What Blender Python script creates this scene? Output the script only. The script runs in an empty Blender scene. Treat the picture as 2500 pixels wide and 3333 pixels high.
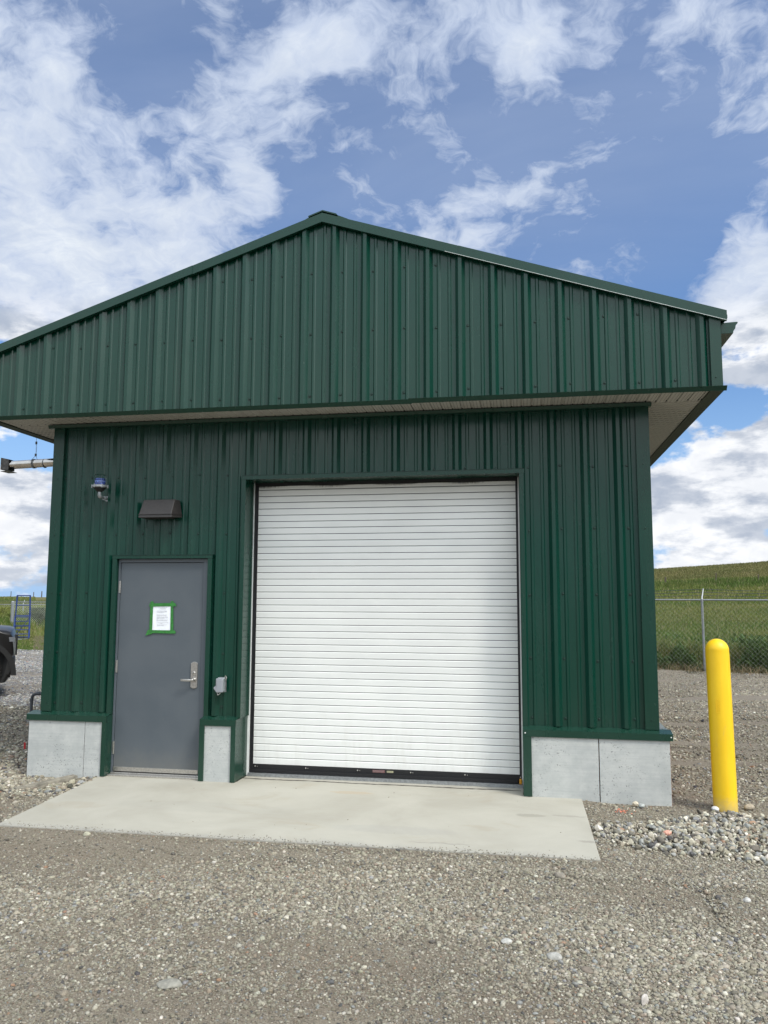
import bpy, math, random
import numpy as np
from mathutils import Vector, Matrix
R = math.radians
rng = np.random.default_rng(7)
random.seed(7)
scn = bpy.context.scene
COL = scn.collection

# ------------------------------------------------------------------ camera
F_PX, CX, CY, CZ = 2534.22, 4.9176, -7.5427, 1.7808
YAW, PITCH, ROLL = 0.1750, 0.1110, 0.0035
cyw, syw = math.cos(YAW), math.sin(YAW)
_fw = Vector((-syw*math.cos(PITCH), cyw*math.cos(PITCH), math.sin(PITCH)))
_rt = Vector((cyw, syw, 0)); _up = _rt.cross(_fw)
_r2 = _rt*math.cos(ROLL) + _up*math.sin(ROLL); _u2 = -_rt*math.sin(ROLL) + _up*math.cos(ROLL)
cam_d = bpy.data.cameras.new('camera'); cam = bpy.data.objects.new('camera', cam_d); COL.objects.link(cam)
m = Matrix((_r2, _u2, -_fw)).transposed().to_4x4(); m.translation = (CX, CY, CZ)
cam.matrix_world = m
cam_d.sensor_fit = 'HORIZONTAL'; cam_d.sensor_width = 36.0; cam_d.lens = 36.0*F_PX/2500.0
cam_d.clip_start = 0.05; cam_d.clip_end = 6000
scn.camera = cam

# ------------------------------------------------------------------ light
SUN_AZ = 125.0      # clockwise from +Y
SUN_EL = 52.0
sd = Vector((math.sin(R(SUN_AZ))*math.cos(R(SUN_EL)), math.cos(R(SUN_AZ))*math.cos(R(SUN_EL)), math.sin(R(SUN_EL))))
sun_d = bpy.data.lights.new('sun', 'SUN'); sun = bpy.data.objects.new('sun', sun_d); COL.objects.link(sun)
sun_d.energy = 1.9; sun_d.angle = R(11.0); sun_d.color = (1.0, 0.93, 0.81)
sun.rotation_euler = sd.to_track_quat('Z', 'Y').to_euler()
sun.location = (20, -20, 30)

scn.view_settings.view_transform = 'Standard'; scn.view_settings.look = 'None'
scn.view_settings.exposure = 0.15; scn.view_settings.gamma = 1.0

# ------------------------------------------------------------------ node helpers
def new_mat(name, rough=0.6, color=(.5,.5,.5), metal=0.0, spec=0.5):
    mt = bpy.data.materials.new(name); mt.use_nodes = True
    nt = mt.node_tree; b = nt.nodes['Principled BSDF']
    b.inputs['Base Color'].default_value = (*color, 1); b.inputs['Roughness'].default_value = rough
    b.inputs['Metallic'].default_value = metal; b.inputs['Specular IOR Level'].default_value = spec
    return mt, nt, b
def N(nt, typ, **kw):
    n = nt.nodes.new(typ)
    for k, v in kw.items(): setattr(n, k, v)
    return n
def inp(nt, sock, v):
    if isinstance(v, bpy.types.NodeSocket): nt.links.new(v, sock)
    elif v is not None: sock.default_value = v
def math_(nt, op, a, b=None, c=None, clamp=False):
    n = N(nt, 'ShaderNodeMath', operation=op, use_clamp=clamp)
    inp(nt, n.inputs[0], a)
    if b is not None: inp(nt, n.inputs[1], b)
    if c is not None: inp(nt, n.inputs[2], c)
    return n.outputs[0]
def vmath(nt, op, a, b=None, scale=None):
    n = N(nt, 'ShaderNodeVectorMath', operation=op)
    inp(nt, n.inputs[0], a)
    if b is not None: inp(nt, n.inputs[1], b)
    if scale is not None: inp(nt, n.inputs['Scale'], scale)
    return n.outputs['Value'] if op in ('DOT_PRODUCT', 'LENGTH') else n.outputs['Vector']
def noise(nt, vec, scale, detail=4, rough=.55, dist=0.0, color=False):
    n = N(nt, 'ShaderNodeTexNoise'); inp(nt, n.inputs['Vector'], vec)
    n.inputs['Scale'].default_value = scale; n.inputs['Detail'].default_value = detail
    n.inputs['Roughness'].default_value = rough; n.inputs['Distortion'].default_value = dist
    return n.outputs['Color'] if color else n.outputs['Fac']
def maprange(nt, v, a, b, c=0.0, d=1.0, smooth=True):
    n = N(nt, 'ShaderNodeMapRange'); n.interpolation_type = 'SMOOTHSTEP' if smooth else 'LINEAR'
    for i, x in enumerate((v, a, b, c, d)): inp(nt, n.inputs[i], x)
    return n.outputs[0]
def mix(nt, f, a, b, typ='MIX'):
    n = N(nt, 'ShaderNodeMix', data_type='RGBA', blend_type=typ)
    inp(nt, n.inputs[0], f)
    inp(nt, n.inputs[6], a if isinstance(a, bpy.types.NodeSocket) else (*a, 1))
    inp(nt, n.inputs[7], b if isinstance(b, bpy.types.NodeSocket) else (*b, 1))
    return n.outputs[2]
def objco(nt): return N(nt, 'ShaderNodeTexCoord').outputs['Object']
def mapping(nt, v, scale=(1,1,1), loc=(0,0,0)):
    n = N(nt, 'ShaderNodeMapping'); inp(nt, n.inputs[0], v)
    n.inputs['Scale'].default_value = scale; n.inputs['Location'].default_value = loc
    return n.outputs[0]
def bump(nt, b, h, strength=.3, dist=.01):
    n = N(nt, 'ShaderNodeBump'); n.inputs['Strength'].default_value = strength; n.inputs['Distance'].default_value = dist
    inp(nt, n.inputs['Height'], h); nt.links.new(n.outputs[0], b.inputs['Normal'])

# ------------------------------------------------------------------ sky
LOBES = [(0.150,0.785,0.600,0.1200,-0.26),(-0.108,0.815,0.569,0.0500,-0.12),(-0.520,0.778,0.353,0.0713,0.70),(-0.435,0.809,0.394,0.0595,0.60),(-0.373,0.822,0.429,0.0416,0.50),(-0.298,0.832,0.468,0.0357,0.35),(-0.566,0.763,0.312,0.0535,0.60),(-0.118,0.885,0.450,0.0357,0.25),(-0.054,0.785,0.617,0.0892,0.20),(0.116,0.792,0.599,0.1070,0.25),(0.249,0.960,0.132,0.0654,1.00),(0.194,0.976,0.097,0.0535,0.90),(0.272,0.939,0.210,0.0238,0.40),(0.203,0.977,0.063,0.0595,0.80),(0.266,0.962,0.057,0.0476,0.80),(-0.575,0.812,0.097,0.0535,1.20),(-0.567,0.822,0.054,0.0476,0.50),(-0.566,0.824,0.011,0.0535,0.35),(0.250,0.910,0.332,0.0416,0.80),(-0.456,0.736,0.500,0.0892,0.40),(-0.509,0.716,0.478,0.1011,1.00),(-0.548,0.739,0.392,0.0713,0.50),(-0.455,0.767,0.453,0.0713,0.55),(-0.506,0.782,0.365,0.0654,0.55),(-0.418,0.808,0.415,0.0476,0.45),(-0.481,0.676,0.558,0.0535,0.50),(-0.356,0.776,0.520,0.0535,0.55),(-0.281,0.777,0.563,0.0535,0.50),(-0.203,0.760,0.617,0.0654,0.50),(-0.317,0.823,0.471,0.0476,0.60),(-0.358,0.828,0.431,0.0416,0.50),(-0.248,0.813,0.526,0.0416,0.35),(-0.176,0.834,0.523,0.0268,0.45),(-0.374,0.795,0.477,0.0190,-0.70),(-0.402,0.776,0.486,0.0178,-0.40),(-0.550,0.734,0.398,0.0131,-0.80),(-0.398,0.736,0.548,0.0357,-0.50),(-0.375,0.707,0.599,0.0535,-0.45),(-0.272,0.748,0.606,0.0268,-0.30),(-0.337,0.799,0.498,0.0178,-0.30),(-0.250,0.844,0.475,0.0238,-0.40),(-0.450,0.723,0.524,0.0238,-0.20),(-0.461,0.804,0.376,0.0178,-0.30),(-0.522,0.783,0.339,0.0131,-0.20),(-0.074,0.895,0.440,0.0654,0.50),(0.067,0.877,0.476,0.0476,0.32),(0.003,0.886,0.463,0.0357,0.25),(0.102,0.866,0.489,0.0238,0.20),(-0.005,0.808,0.589,0.0654,0.30),(0.092,0.785,0.613,0.0773,0.30),(0.210,0.781,0.589,0.0951,0.22),(-0.108,0.815,0.569,0.0476,0.15),(-0.115,0.866,0.487,0.0357,-0.40),(0.158,0.876,0.456,0.0951,-0.50),(0.035,0.843,0.537,0.0476,-0.25),(0.190,0.902,0.388,0.0357,-0.40),(-0.033,0.857,0.514,0.0357,-0.20),(0.257,0.895,0.364,0.0446,1.10),(0.270,0.918,0.291,0.0476,1.10),(0.230,0.910,0.345,0.0178,0.40),(0.248,0.943,0.222,0.0297,-1.00),(0.204,0.947,0.247,0.0268,-0.90),(0.195,0.963,0.184,0.0297,0.70),(0.263,0.950,0.169,0.0416,0.90),(0.234,0.964,0.128,0.0595,1.00),(0.179,0.972,0.153,0.0357,0.90),(0.177,0.968,0.180,0.0095,-0.50),(0.233,0.970,0.074,0.0713,1.00),(-0.571,0.816,0.091,0.0446,1.20),(-0.565,0.810,0.156,0.0268,-1.20),(-0.579,0.794,0.186,0.0297,0.30),(-0.550,0.827,0.114,0.0119,-0.30),(-0.571,0.821,0.027,0.0535,0.20),(-0.571,0.819,0.059,0.0119,-0.20),(-0.545,0.825,0.147,0.0095,-0.60),]
wd = bpy.data.worlds.new('World'); scn.world = wd; wd.use_nodes = True
nt = wd.node_tree; bg = nt.nodes['Background']
sky = N(nt, 'ShaderNodeTexSky', sky_type='NISHITA'); sky.sun_disc = False
sky.sun_elevation = R(SUN_EL); sky.sun_rotation = R(SUN_AZ); sky.air_density = 1.0; sky.dust_density = 0.4; sky.ozone_density = 1.6
SKY_GAIN = 0.115
bg.inputs['Strength'].default_value = SKY_GAIN
dirv = N(nt, 'ShaderNodeTexCoord').outputs['Generated']
sep = N(nt, 'ShaderNodeSeparateXYZ'); nt.links.new(dirv, sep.inputs[0]); dz = sep.outputs[2]
wv = vmath(nt, 'SUBTRACT', noise(nt, dirv, 4.0, 3, .5, 0, True), (.5, .5, .5))
wv2 = vmath(nt, 'SUBTRACT', noise(nt, dirv, 17.0, 5, .6, 0, True), (.5, .5, .5))
warp = vmath(nt, 'ADD', vmath(nt, 'ADD', dirv, vmath(nt, 'SCALE', wv, scale=0.07)), vmath(nt, 'SCALE', wv2, scale=0.018))
warp = vmath(nt, 'NORMALIZE', warp)
acc = None
for (x, y, z, r, a) in LOBES:
    r = max(r, .020)
    k = 1.0/(1.0-math.cos(r))
    d = vmath(nt, 'DOT_PRODUCT', warp, (x, y, z))
    e = math_(nt, 'EXPONENT', math_(nt, 'MINIMUM', math_(nt, 'MULTIPLY_ADD', d, k, -k), 0.0))
    acc = math_(nt, 'MULTIPLY_ADD', e, a, acc if acc is not None else 0.0)
# coordinates of a flat high layer seen in perspective
hz = math_(nt, 'ADD', math_(nt, 'MAXIMUM', dz, 0.0), 0.35)
sx = N(nt, 'ShaderNodeCombineXYZ'); nt.links.new(math_(nt, 'DIVIDE', sep.outputs[0], hz), sx.inputs[0]); nt.links.new(math_(nt, 'DIVIDE', sep.outputs[1], hz), sx.inputs[1])
high = sx.outputs[0]
hw = vmath(nt, 'ADD', high, vmath(nt, 'SCALE', vmath(nt, 'SUBTRACT', noise(nt, high, 4.0, 4, .6, 0, True), (.5, .5, .5)), scale=0.20))
f1 = noise(nt, mapping(nt, hw, (1.25,.9,1)), 5.0, 9, .62, 0)
f3 = noise(nt, mapping(nt, hw, (1.0,1.3,1), (3.1,1.7,0)), 11.0, 8, .62, 0)
f2 = noise(nt, mapping(nt, dirv, (1,1,1.9)), 12.0, 10, .58, 0)
low = maprange(nt, dz, .36, .30)               # 1 towards the horizon: cumulus
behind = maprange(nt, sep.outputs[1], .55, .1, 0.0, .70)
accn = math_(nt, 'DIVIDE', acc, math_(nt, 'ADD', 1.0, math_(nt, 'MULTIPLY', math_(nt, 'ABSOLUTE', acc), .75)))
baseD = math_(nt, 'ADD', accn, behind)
Dh = math_(nt, 'ADD', math_(nt, 'ADD', baseD, math_(nt, 'MULTIPLY', math_(nt, 'SUBTRACT', f1, .5), 2.3)), math_(nt, 'MULTIPLY', math_(nt, 'SUBTRACT', f3, .5), 2.1))
Dl = math_(nt, 'ADD', baseD, math_(nt, 'MULTIPLY', math_(nt, 'SUBTRACT', f2, .5), 2.6))
mh = maprange(nt, Dh, -.22, .64)
ml = maprange(nt, Dl, .18, .50)
mask = N(nt, 'ShaderNodeMix', data_type='FLOAT'); inp(nt, mask.inputs[0], low); inp(nt, mask.inputs[2], mh); inp(nt, mask.inputs[3], ml); mask = mask.outputs[0]
D = Dh
# thin veil on the upper right
veil = maprange(nt, noise(nt, mapping(nt, high, (.8,2.2,1)), 1.4, 6, .55, .3), .30, .75, 0.16, .36)
veil = math_(nt, 'MULTIPLY', veil, maprange(nt, dz, .28, .50))
mask = math_(nt, 'MAXIMUM', mask, veil)
# cloud tone: bright rims, greyer thick bases low down
g1 = noise(nt, mapping(nt, dirv, (1,1,2.8), (0,0,.06)), 11.0, 8, .58, 0)
g2 = noise(nt, mapping(nt, dirv, (1,1,1.5)), 18.0, 8, .6, .1)
tone = math_(nt, 'ADD', math_(nt, 'MULTIPLY', maprange(nt, g1, .40, .58), .75), math_(nt, 'MULTIPLY', maprange(nt, g2, .38, .62), .25))
lowc = mix(nt, tone, (3.5, 4.0, 4.9), (8.2, 8.3, 8.5))
thick = maprange(nt, D, .35, 1.5)
hic = mix(nt, thick, (4.4, 5.1, 6.5), (7.0, 7.4, 7.8))
hic = mix(nt, maprange(nt, g2, .3, .7, .0, .30), hic, (4.5, 5.1, 6.1))
cc = mix(nt, low, hic, lowc)
# unseen cloud behind the camera, brightened to lift the gable's reflections
cc = mix(nt, 1.0, cc, mix(nt, math_(nt, 'MULTIPLY', maprange(nt, sep.outputs[1], .3, -.3), maprange(nt, dz, .05, .32)), (1, 1, 1), (1.50, 1.50, 1.40)), 'MULTIPLY')
cc = mix(nt, 1.0, cc, mix(nt, math_(nt, 'MULTIPLY', maprange(nt, sep.outputs[1], .2, -.4), maprange(nt, dz, .22, .04)), (1, 1, 1), (.62, .68, .72)), 'MULTIPLY')  # unseen low sky behind the camera, darkened to dim the wall's reflections
# cloud glows where the sun stands behind it
sg = vmath(nt, 'DOT_PRODUCT', dirv, tuple(sd))
glow = math_(nt, 'MULTIPLY', math_(nt, 'EXPONENT', math_(nt, 'MULTIPLY_ADD', sg, 7.0, -7.0)), 3.2)
cc = mix(nt, 1.0, cc, vmath(nt, 'ADD', (1,1,1), vmath(nt, 'SCALE', (1.0,.95,.88), scale=glow)), 'MULTIPLY')
blue = mix(nt, 1.0, sky.outputs[0], (.76, .95, 1.18), 'MULTIPLY')
blue = mix(nt, maprange(nt, dz, .30, .02, 0, .9), blue, (2.9, 4.6, 7.2))
blue = mix(nt, maprange(nt, dz, .0, -.1), blue, (1.9, 1.9, 1.7))
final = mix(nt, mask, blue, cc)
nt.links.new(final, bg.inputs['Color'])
wd.cycles.sampling_method = 'MANUAL'; wd.cycles.sample_map_resolution = 512

# ------------------------------------------------------------------ materials
def green_metal(name, base, rough):
    mt, nt, b = new_mat(name, rough, base, 0, .5)
    co = objco(nt)
    n1 = noise(nt, mapping(nt, co, (1.2, 1.2, .35)), 2.2, 5, .6)
    n2 = noise(nt, mapping(nt, co, (9, 9, .8)), 3.0, 4, .6)
    c = mix(nt, maprange(nt, n2, .3, .75, 0, .30), base, (base[0]*1.3+.0008, base[1]*1.15+.001, base[2]*1.15+.001))
    sz_ = N(nt, 'ShaderNodeSeparateXYZ'); nt.links.new(co, sz_.inputs[0])
    ds_ = maprange(nt, math_(nt, 'ADD', sz_.outputs[2], math_(nt, 'MULTIPLY', noise(nt, co, 6, 5, .7), -.35)), .85, .30, 0, .07)
    c = mix(nt, ds_, c, (.10, .10, .075))
    c = mix(nt, maprange(nt, noise(nt, mapping(nt, co, (1, 1, .5)), 38, 3, .6), .775, .80, 0, .5), c, (.20, .25, .20))
    nt.links.new(c, b.inputs['Base Color'])
    nt.links.new(maprange(nt, n1, .3, .7, rough-.05, rough+.10), b.inputs['Roughness'])
    bump(nt, b, noise(nt, mapping(nt, co, (2.6, 2.6, 1.1)), 1.6, 2, .4), .35 if 'siding' in name else .04, .012)
    return mt
M_GREEN = green_metal('green_siding_paint', (.0020, .0375, .0245), .22)
M_TRIM = green_metal('green_trim_paint', (.0024, .0355, .0225), .24)
def plain(name, col, rough=.5, metal=0.0, var=.12, sc=20, spec=.5, bmp=.0):
    mt, nt, b = new_mat(name, rough, col, metal, spec)
    n = noise(nt, objco(nt), sc, 5, .6)
    dk = tuple(x*(1-var) for x in col); lt = tuple(min(1, x*(1+var)) for x in col)
    nt.links.new(mix(nt, maprange(nt, n, .3, .7), dk, lt), b.inputs['Base Color'])
    if bmp: bump(nt, b, n, bmp, .004)
    return mt
M_HEM_GLINT = plain('hem_painted_glint', (.42, .46, .44), .4)
M_TRIM_DULL = plain('dull_green_underside', (.020, .034, .018), .6)
M_DARK = plain('dark_gap', (.006, .006, .006), .9)
M_BLACK = plain('black_rubber', (.007, .007, .009), .55, sc=60, var=.4)
M_STEEL = plain('brushed_steel', (.52, .50, .47), .33, .9, .15, 60)
M_GALV = plain('galvanised_steel', (.34, .355, .37), .45, .75, .2, 40)
M_WHITE = plain('white_jamb', (.72, .73, .72), .5, var=.04)
M_GREYDOOR, nt, b = new_mat('grey_door_paint', .42, (.086, .102, .118))
co = objco(nt); dn_ = noise(nt, co, 2.2, 5, .6)
c = mix(nt, maprange(nt, dn_, .3, .7), (.080, .096, .112), (.093, .108, .123))
c = mix(nt, maprange(nt, noise(nt, mapping(nt, co, (1, 1, .35)), 11, 5, .7), .60, .74, 0, .22), c, (.13, .135, .135))
sd_ = N(nt, 'ShaderNodeSeparateXYZ'); nt.links.new(co, sd_.inputs[0])
c = mix(nt, maprange(nt, math_(nt, 'ADD', sd_.outputs[2], math_(nt, 'MULTIPLY', noise(nt, co, 8, 5, .7), -.3)), .18, -.12, 0, .35), c, (.19, .18, .155))
nt.links.new(c, b.inputs['Base Color']); nt.links.new(maprange(nt, dn_, .3, .7, .36, .50), b.inputs['Roughness'])
M_FRAME = plain('grey_frame_paint', (.090, .106, .123), .40, var=.05, sc=3)
M_BROWN = plain('dark_bronze_housing', (.030, .0265, .0255), .42, var=.15, sc=30)
M_WIRE = plain('galvanised_wire', (.30, .31, .31), .5, .6)
M_MESH = plain('bright_mesh_wire', (.46, .49, .42), .6, .1)
M_BLUE = plain('blue_ladder_paint', (.004, .030, .17), .45, var=.25, sc=8)
M_PVC = plain('dark_grey_conduit', (.045, .052, .062), .5)
M_RED = plain('red_flag_tape', (.45, .015, .02), .5)
M_BOARDW = plain('weathered_board', (.24, .22, .18), .9, var=.3, sc=14, bmp=.3)
M_POSTW = plain('weathered_wood', (.11, .09, .07), .95, var=.4, sc=12)
M_OSB = plain('orange_sheathing_edge', (.30, .09, .035), .9, var=.4, sc=40)

# roller curtain: white with faint scuffs
M_CURTAIN, nt, b = new_mat('white_curtain_paint', .42, (.74, .765, .78))
co = objco(nt)
sc1 = noise(nt, mapping(nt, co, (1, 1, 2.2)), 2.0, 5, .55)
dirt = maprange(nt, noise(nt, mapping(nt, co, (1, 1, 1.8)), 34, 4, .7), .72, .80, 0, .35)
c = mix(nt, maprange(nt, sc1, .3, .7), (.745, .750, .735), (.80, .805, .785))
sc_ = N(nt, 'ShaderNodeSeparateXYZ'); nt.links.new(co, sc_.inputs[0])
gr_ = math_(nt, 'MULTIPLY', maprange(nt, noise(nt, mapping(nt, co, (6, 1, 1)), 2.5, 5, .7), .45, .75), maprange(nt, sc_.outputs[2], .9, .1, 0, .22))
c = mix(nt, gr_, c, (.50, .47, .41))
nt.links.new(mix(nt, dirt, c, (.40, .40, .38)), b.inputs['Base Color'])
bump(nt, b, noise(nt, mapping(nt, co, (1, 1, .5)), 3, 2), .25, .01)

# fibre-cement skirting boards
M_CEMENT, nt, b = new_mat('grey_cement_board', .85, (.4, .4, .4))
co = objco(nt)
n1 = noise(nt, co, 5, 6, .65); n2 = noise(nt, mapping(nt, co, (1, 1, 30)), 3, 4, .6)
pit = maprange(nt, noise(nt, co, 70, 3, .6), .60, .68, 0, .85)
pitz = math_(nt, 'MULTIPLY', pit, maprange(nt, noise(nt, co, 3.2, 3), .42, .6, .1, 1.0))
c = mix(nt, maprange(nt, n1, .3, .7), (.40, .415, .405), (.51, .52, .50))
c = mix(nt, maprange(nt, n2, .4, .7, 0, .25), c, (.31, .32, .34))
nt.links.new(mix(nt, pitz, c, (.12, .12, .12)), b.inputs['Base Color'])
bump(nt, b, math_(nt, 'ADD', math_(nt, 'MULTIPLY', pitz, -1.0), math_(nt, 'MULTIPLY', n2, .3)), .4, .003)

# concrete slab
M_CONC, nt, b = new_mat('broomed_concrete', .9, (.4, .4, .38))
co = objco(nt)
n1 = noise(nt, co, 1.1, 6, .6, .4); n2 = noise(nt, mapping(nt, co, (1, 7, 1)), 5, 5, .6); n3 = noise(nt, co, 90, 4, .7)
c = mix(nt, maprange(nt, n1, .3, .72), (.342, .320, .265), (.434, .412, .352))
c = mix(nt, maprange(nt, n2, .35, .75, 0, .35), c, (.385, .368, .320))
stain = maprange(nt, noise(nt, mapping(nt, co, (.7, 1.2, 1), (3, 1, 0)), 1.7, 5, .6, .8), .56, .72, 0, .55)
c = mix(nt, stain, c, (.34, .30, .23))
sp0 = N(nt, 'ShaderNodeSeparateXYZ'); nt.links.new(vmath(nt, 'ADD', co, vmath(nt, 'SCALE', vmath(nt, 'SUBTRACT', noise(nt, co, 9, 4, .6, 0, True), (.5,.5,.5)), scale=.10)), sp0.inputs[0])
def patch_mask(x0, y0, rx, ry, soft=.35):
    ux = math_(nt, 'MULTIPLY', math_(nt, 'SUBTRACT', sp0.outputs[0], x0), 1/rx); uy = math_(nt, 'MULTIPLY', math_(nt, 'SUBTRACT', sp0.outputs[1], y0), 1/ry)
    rr = math_(nt, 'ADD', math_(nt, 'MULTIPLY', ux, ux), math_(nt, 'MULTIPLY', uy, uy)); return maprange(nt, rr, 1.0+soft, 1.0-soft)
for (px0, py0, rx, ry, am, colr) in ((4.96, -.74, .125, .045, .55, (.24, .23, .19)), (5.27, -.70, .14, .022, .45, (.24, .23, .20)), (5.37, -1.38, .075, .030, .5, (.22, .20, .17)), (3.34, -.27, .20, .05, .35, (.42, .30, .17)), (3.9, -1.35, .5, .10, .16, (.25, .25, .25)), (2.2, -1.0, .8, .16, .14, (.27, .26, .23)), (4.3, -1.62, .22, .012, .5, (.22, .21, .19)), (1.6, -.4, .35, .2, .12, (.30, .27, .21))):
    c = mix(nt, math_(nt, 'MULTIPLY', patch_mask(px0, py0, rx, ry), am), c, colr)
speck = maprange(nt, noise(nt, co, 55, 3, .6), .74, .79, 0, .8)
c = mix(nt, speck, c, (.13, .12, .10))
# gravel dust along the near and side rims
sp = N(nt, 'ShaderNodeSeparateXYZ'); nt.links.new(co, sp.inputs[0])
rim = maprange(nt, math_(nt, 'ADD', sp.outputs[1], math_(nt, 'MULTIPLY', noise(nt, co, 5, 6, .75), .34)), -1.68, -1.50, .75, 0)
c = mix(nt, rim, c, (.285, .275, .255))
c = mix(nt, maprange(nt, n3, .35, .7, 0, .22), c, (.32, .315, .28))
nt.links.new(c, b.inputs['Base Color'])
bump(nt, b, math_(nt, 'ADD', math_(nt, 'MULTIPLY', n3, .6), n2), .35, .004)

# vented soffit: rows of small slots (ax = direction of the panel joints)
def soffit_mat(name, ax):
    mt, nt, b = new_mat(name, .55, (.4, .385, .35))
    s = N(nt, 'ShaderNodeSeparateXYZ'); nt.links.new(objco(nt), s.inputs[0])
    u = s.outputs[0] if ax == 'y' else s.outputs[1]; v = s.outputs[1] if ax == 'y' else s.outputs[0]
    fu = math_(nt, 'FRACT', math_(nt, 'MULTIPLY', u, 1/.0315)); row = math_(nt, 'FLOOR', math_(nt, 'MULTIPLY', u, 1/.0315))
    fv = math_(nt, 'FRACT', math_(nt, 'ADD', math_(nt, 'MULTIPLY', v, 1/.05), math_(nt, 'MULTIPLY', row, .5)))
    su = math_(nt, 'LESS_THAN', math_(nt, 'ABSOLUTE', math_(nt, 'SUBTRACT', fu, .5)), .11)
    sv = math_(nt, 'LESS_THAN', math_(nt, 'ABSOLUTE', math_(nt, 'SUBTRACT', fv, .5)), .31)
    slot = math_(nt, 'MULTIPLY', su, sv)
    nt.links.new(mix(nt, math_(nt, 'MULTIPLY', slot, .8), (.47, .455, .415), (.06, .06, .06)), b.inputs['Base Color'])
    bump(nt, b, math_(nt, 'MULTIPLY', slot, -1.0), .5, .002)
    return mt
M_SOFF_F = soffit_mat('vented_soffit_front', 'y'); M_SOFF_S = soffit_mat('vented_soffit_side', 'x')

M_YELLOW, nt, b = new_mat('yellow_plastic_sleeve', .42, (.88, .56, .015))
co = objco(nt)
c = mix(nt, maprange(nt, noise(nt, mapping(nt, co, (3, 3, .6)), 3, 5, .6), .3, .7), (.86, .53, .008), (.91, .595, .015))
c = mix(nt, maprange(nt, noise(nt, co, 60, 3, .7), .66, .76, 0, .45), c, (.45, .33, .10))
sb_ = N(nt, 'ShaderNodeSeparateXYZ'); nt.links.new(co, sb_.inputs[0])
dst = maprange(nt, math_(nt, 'ADD', sb_.outputs[2], math_(nt, 'MULTIPLY', noise(nt, co, 30, 4, .7), -.16)), -.04, .12, .55, 0)
c = mix(nt, dst, c, (.42, .36, .22))
c = mix(nt, maprange(nt, noise(nt, mapping(nt, co, (1, 1, .22)), 26, 4, .7), .60, .72, 0, .22), c, (.60, .44, .12))
nt.links.new(c, b.inputs['Base Color'])
M_GLASSY, nt, b = new_mat('clear_polycarbonate', .06, (.92, .95, 1.0)); b.inputs['Transmission Weight'].default_value = 1.0; b.inputs['IOR'].default_value = 1.12
M_FROST, nt, b = new_mat('clear_cover_plastic', .2, (.40, .42, .46)); b.inputs['Transmission Weight'].default_value = .35; b.inputs['IOR'].default_value = 1.4
M_BLUELENS = plain('blue_lens', (.045, .075, .24), .25, var=.25, sc=40)
M_LBLUELENS = plain('pale_blue_lens_band', (.16, .24, .52), .25, var=.25, sc=60)
M_PAPER, nt, b = new_mat('notice_paper', .8, (.85, .87, .92)); bump(nt, b, noise(nt, mapping(nt, objco(nt), (1, 1, 1)), 26, 3, .5, 1.5), .5, .006)
M_INK = plain('faint_ink', (.30, .30, .33), .8)
M_TAPE = plain('green_painter_tape', (.028, .175, .032), .55, var=.25, sc=60)
M_ROCK = None

# car
M_CARPAINT, nt, b = new_mat('dark_metallic_paint', .38, (.016, .015, .015), .2, .35); b.inputs['Coat Weight'].default_value = .15
M_CARGLASS, nt, b = new_mat('dark_car_glass', .04, (.02, .025, .03), 0, .9)
M_CARPLASTIC = plain('black_car_plastic', (.011, .011, .011), .6, var=.2)
M_TYRE = plain('tyre_rubber', (.022, .022, .021), .85, var=.3)
M_LAMP, nt, b = new_mat('headlamp_lens', .1, (.24, .25, .27), .3)
M_AMBER = plain('amber_marker', (.55, .07, .01), .3)

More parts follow.
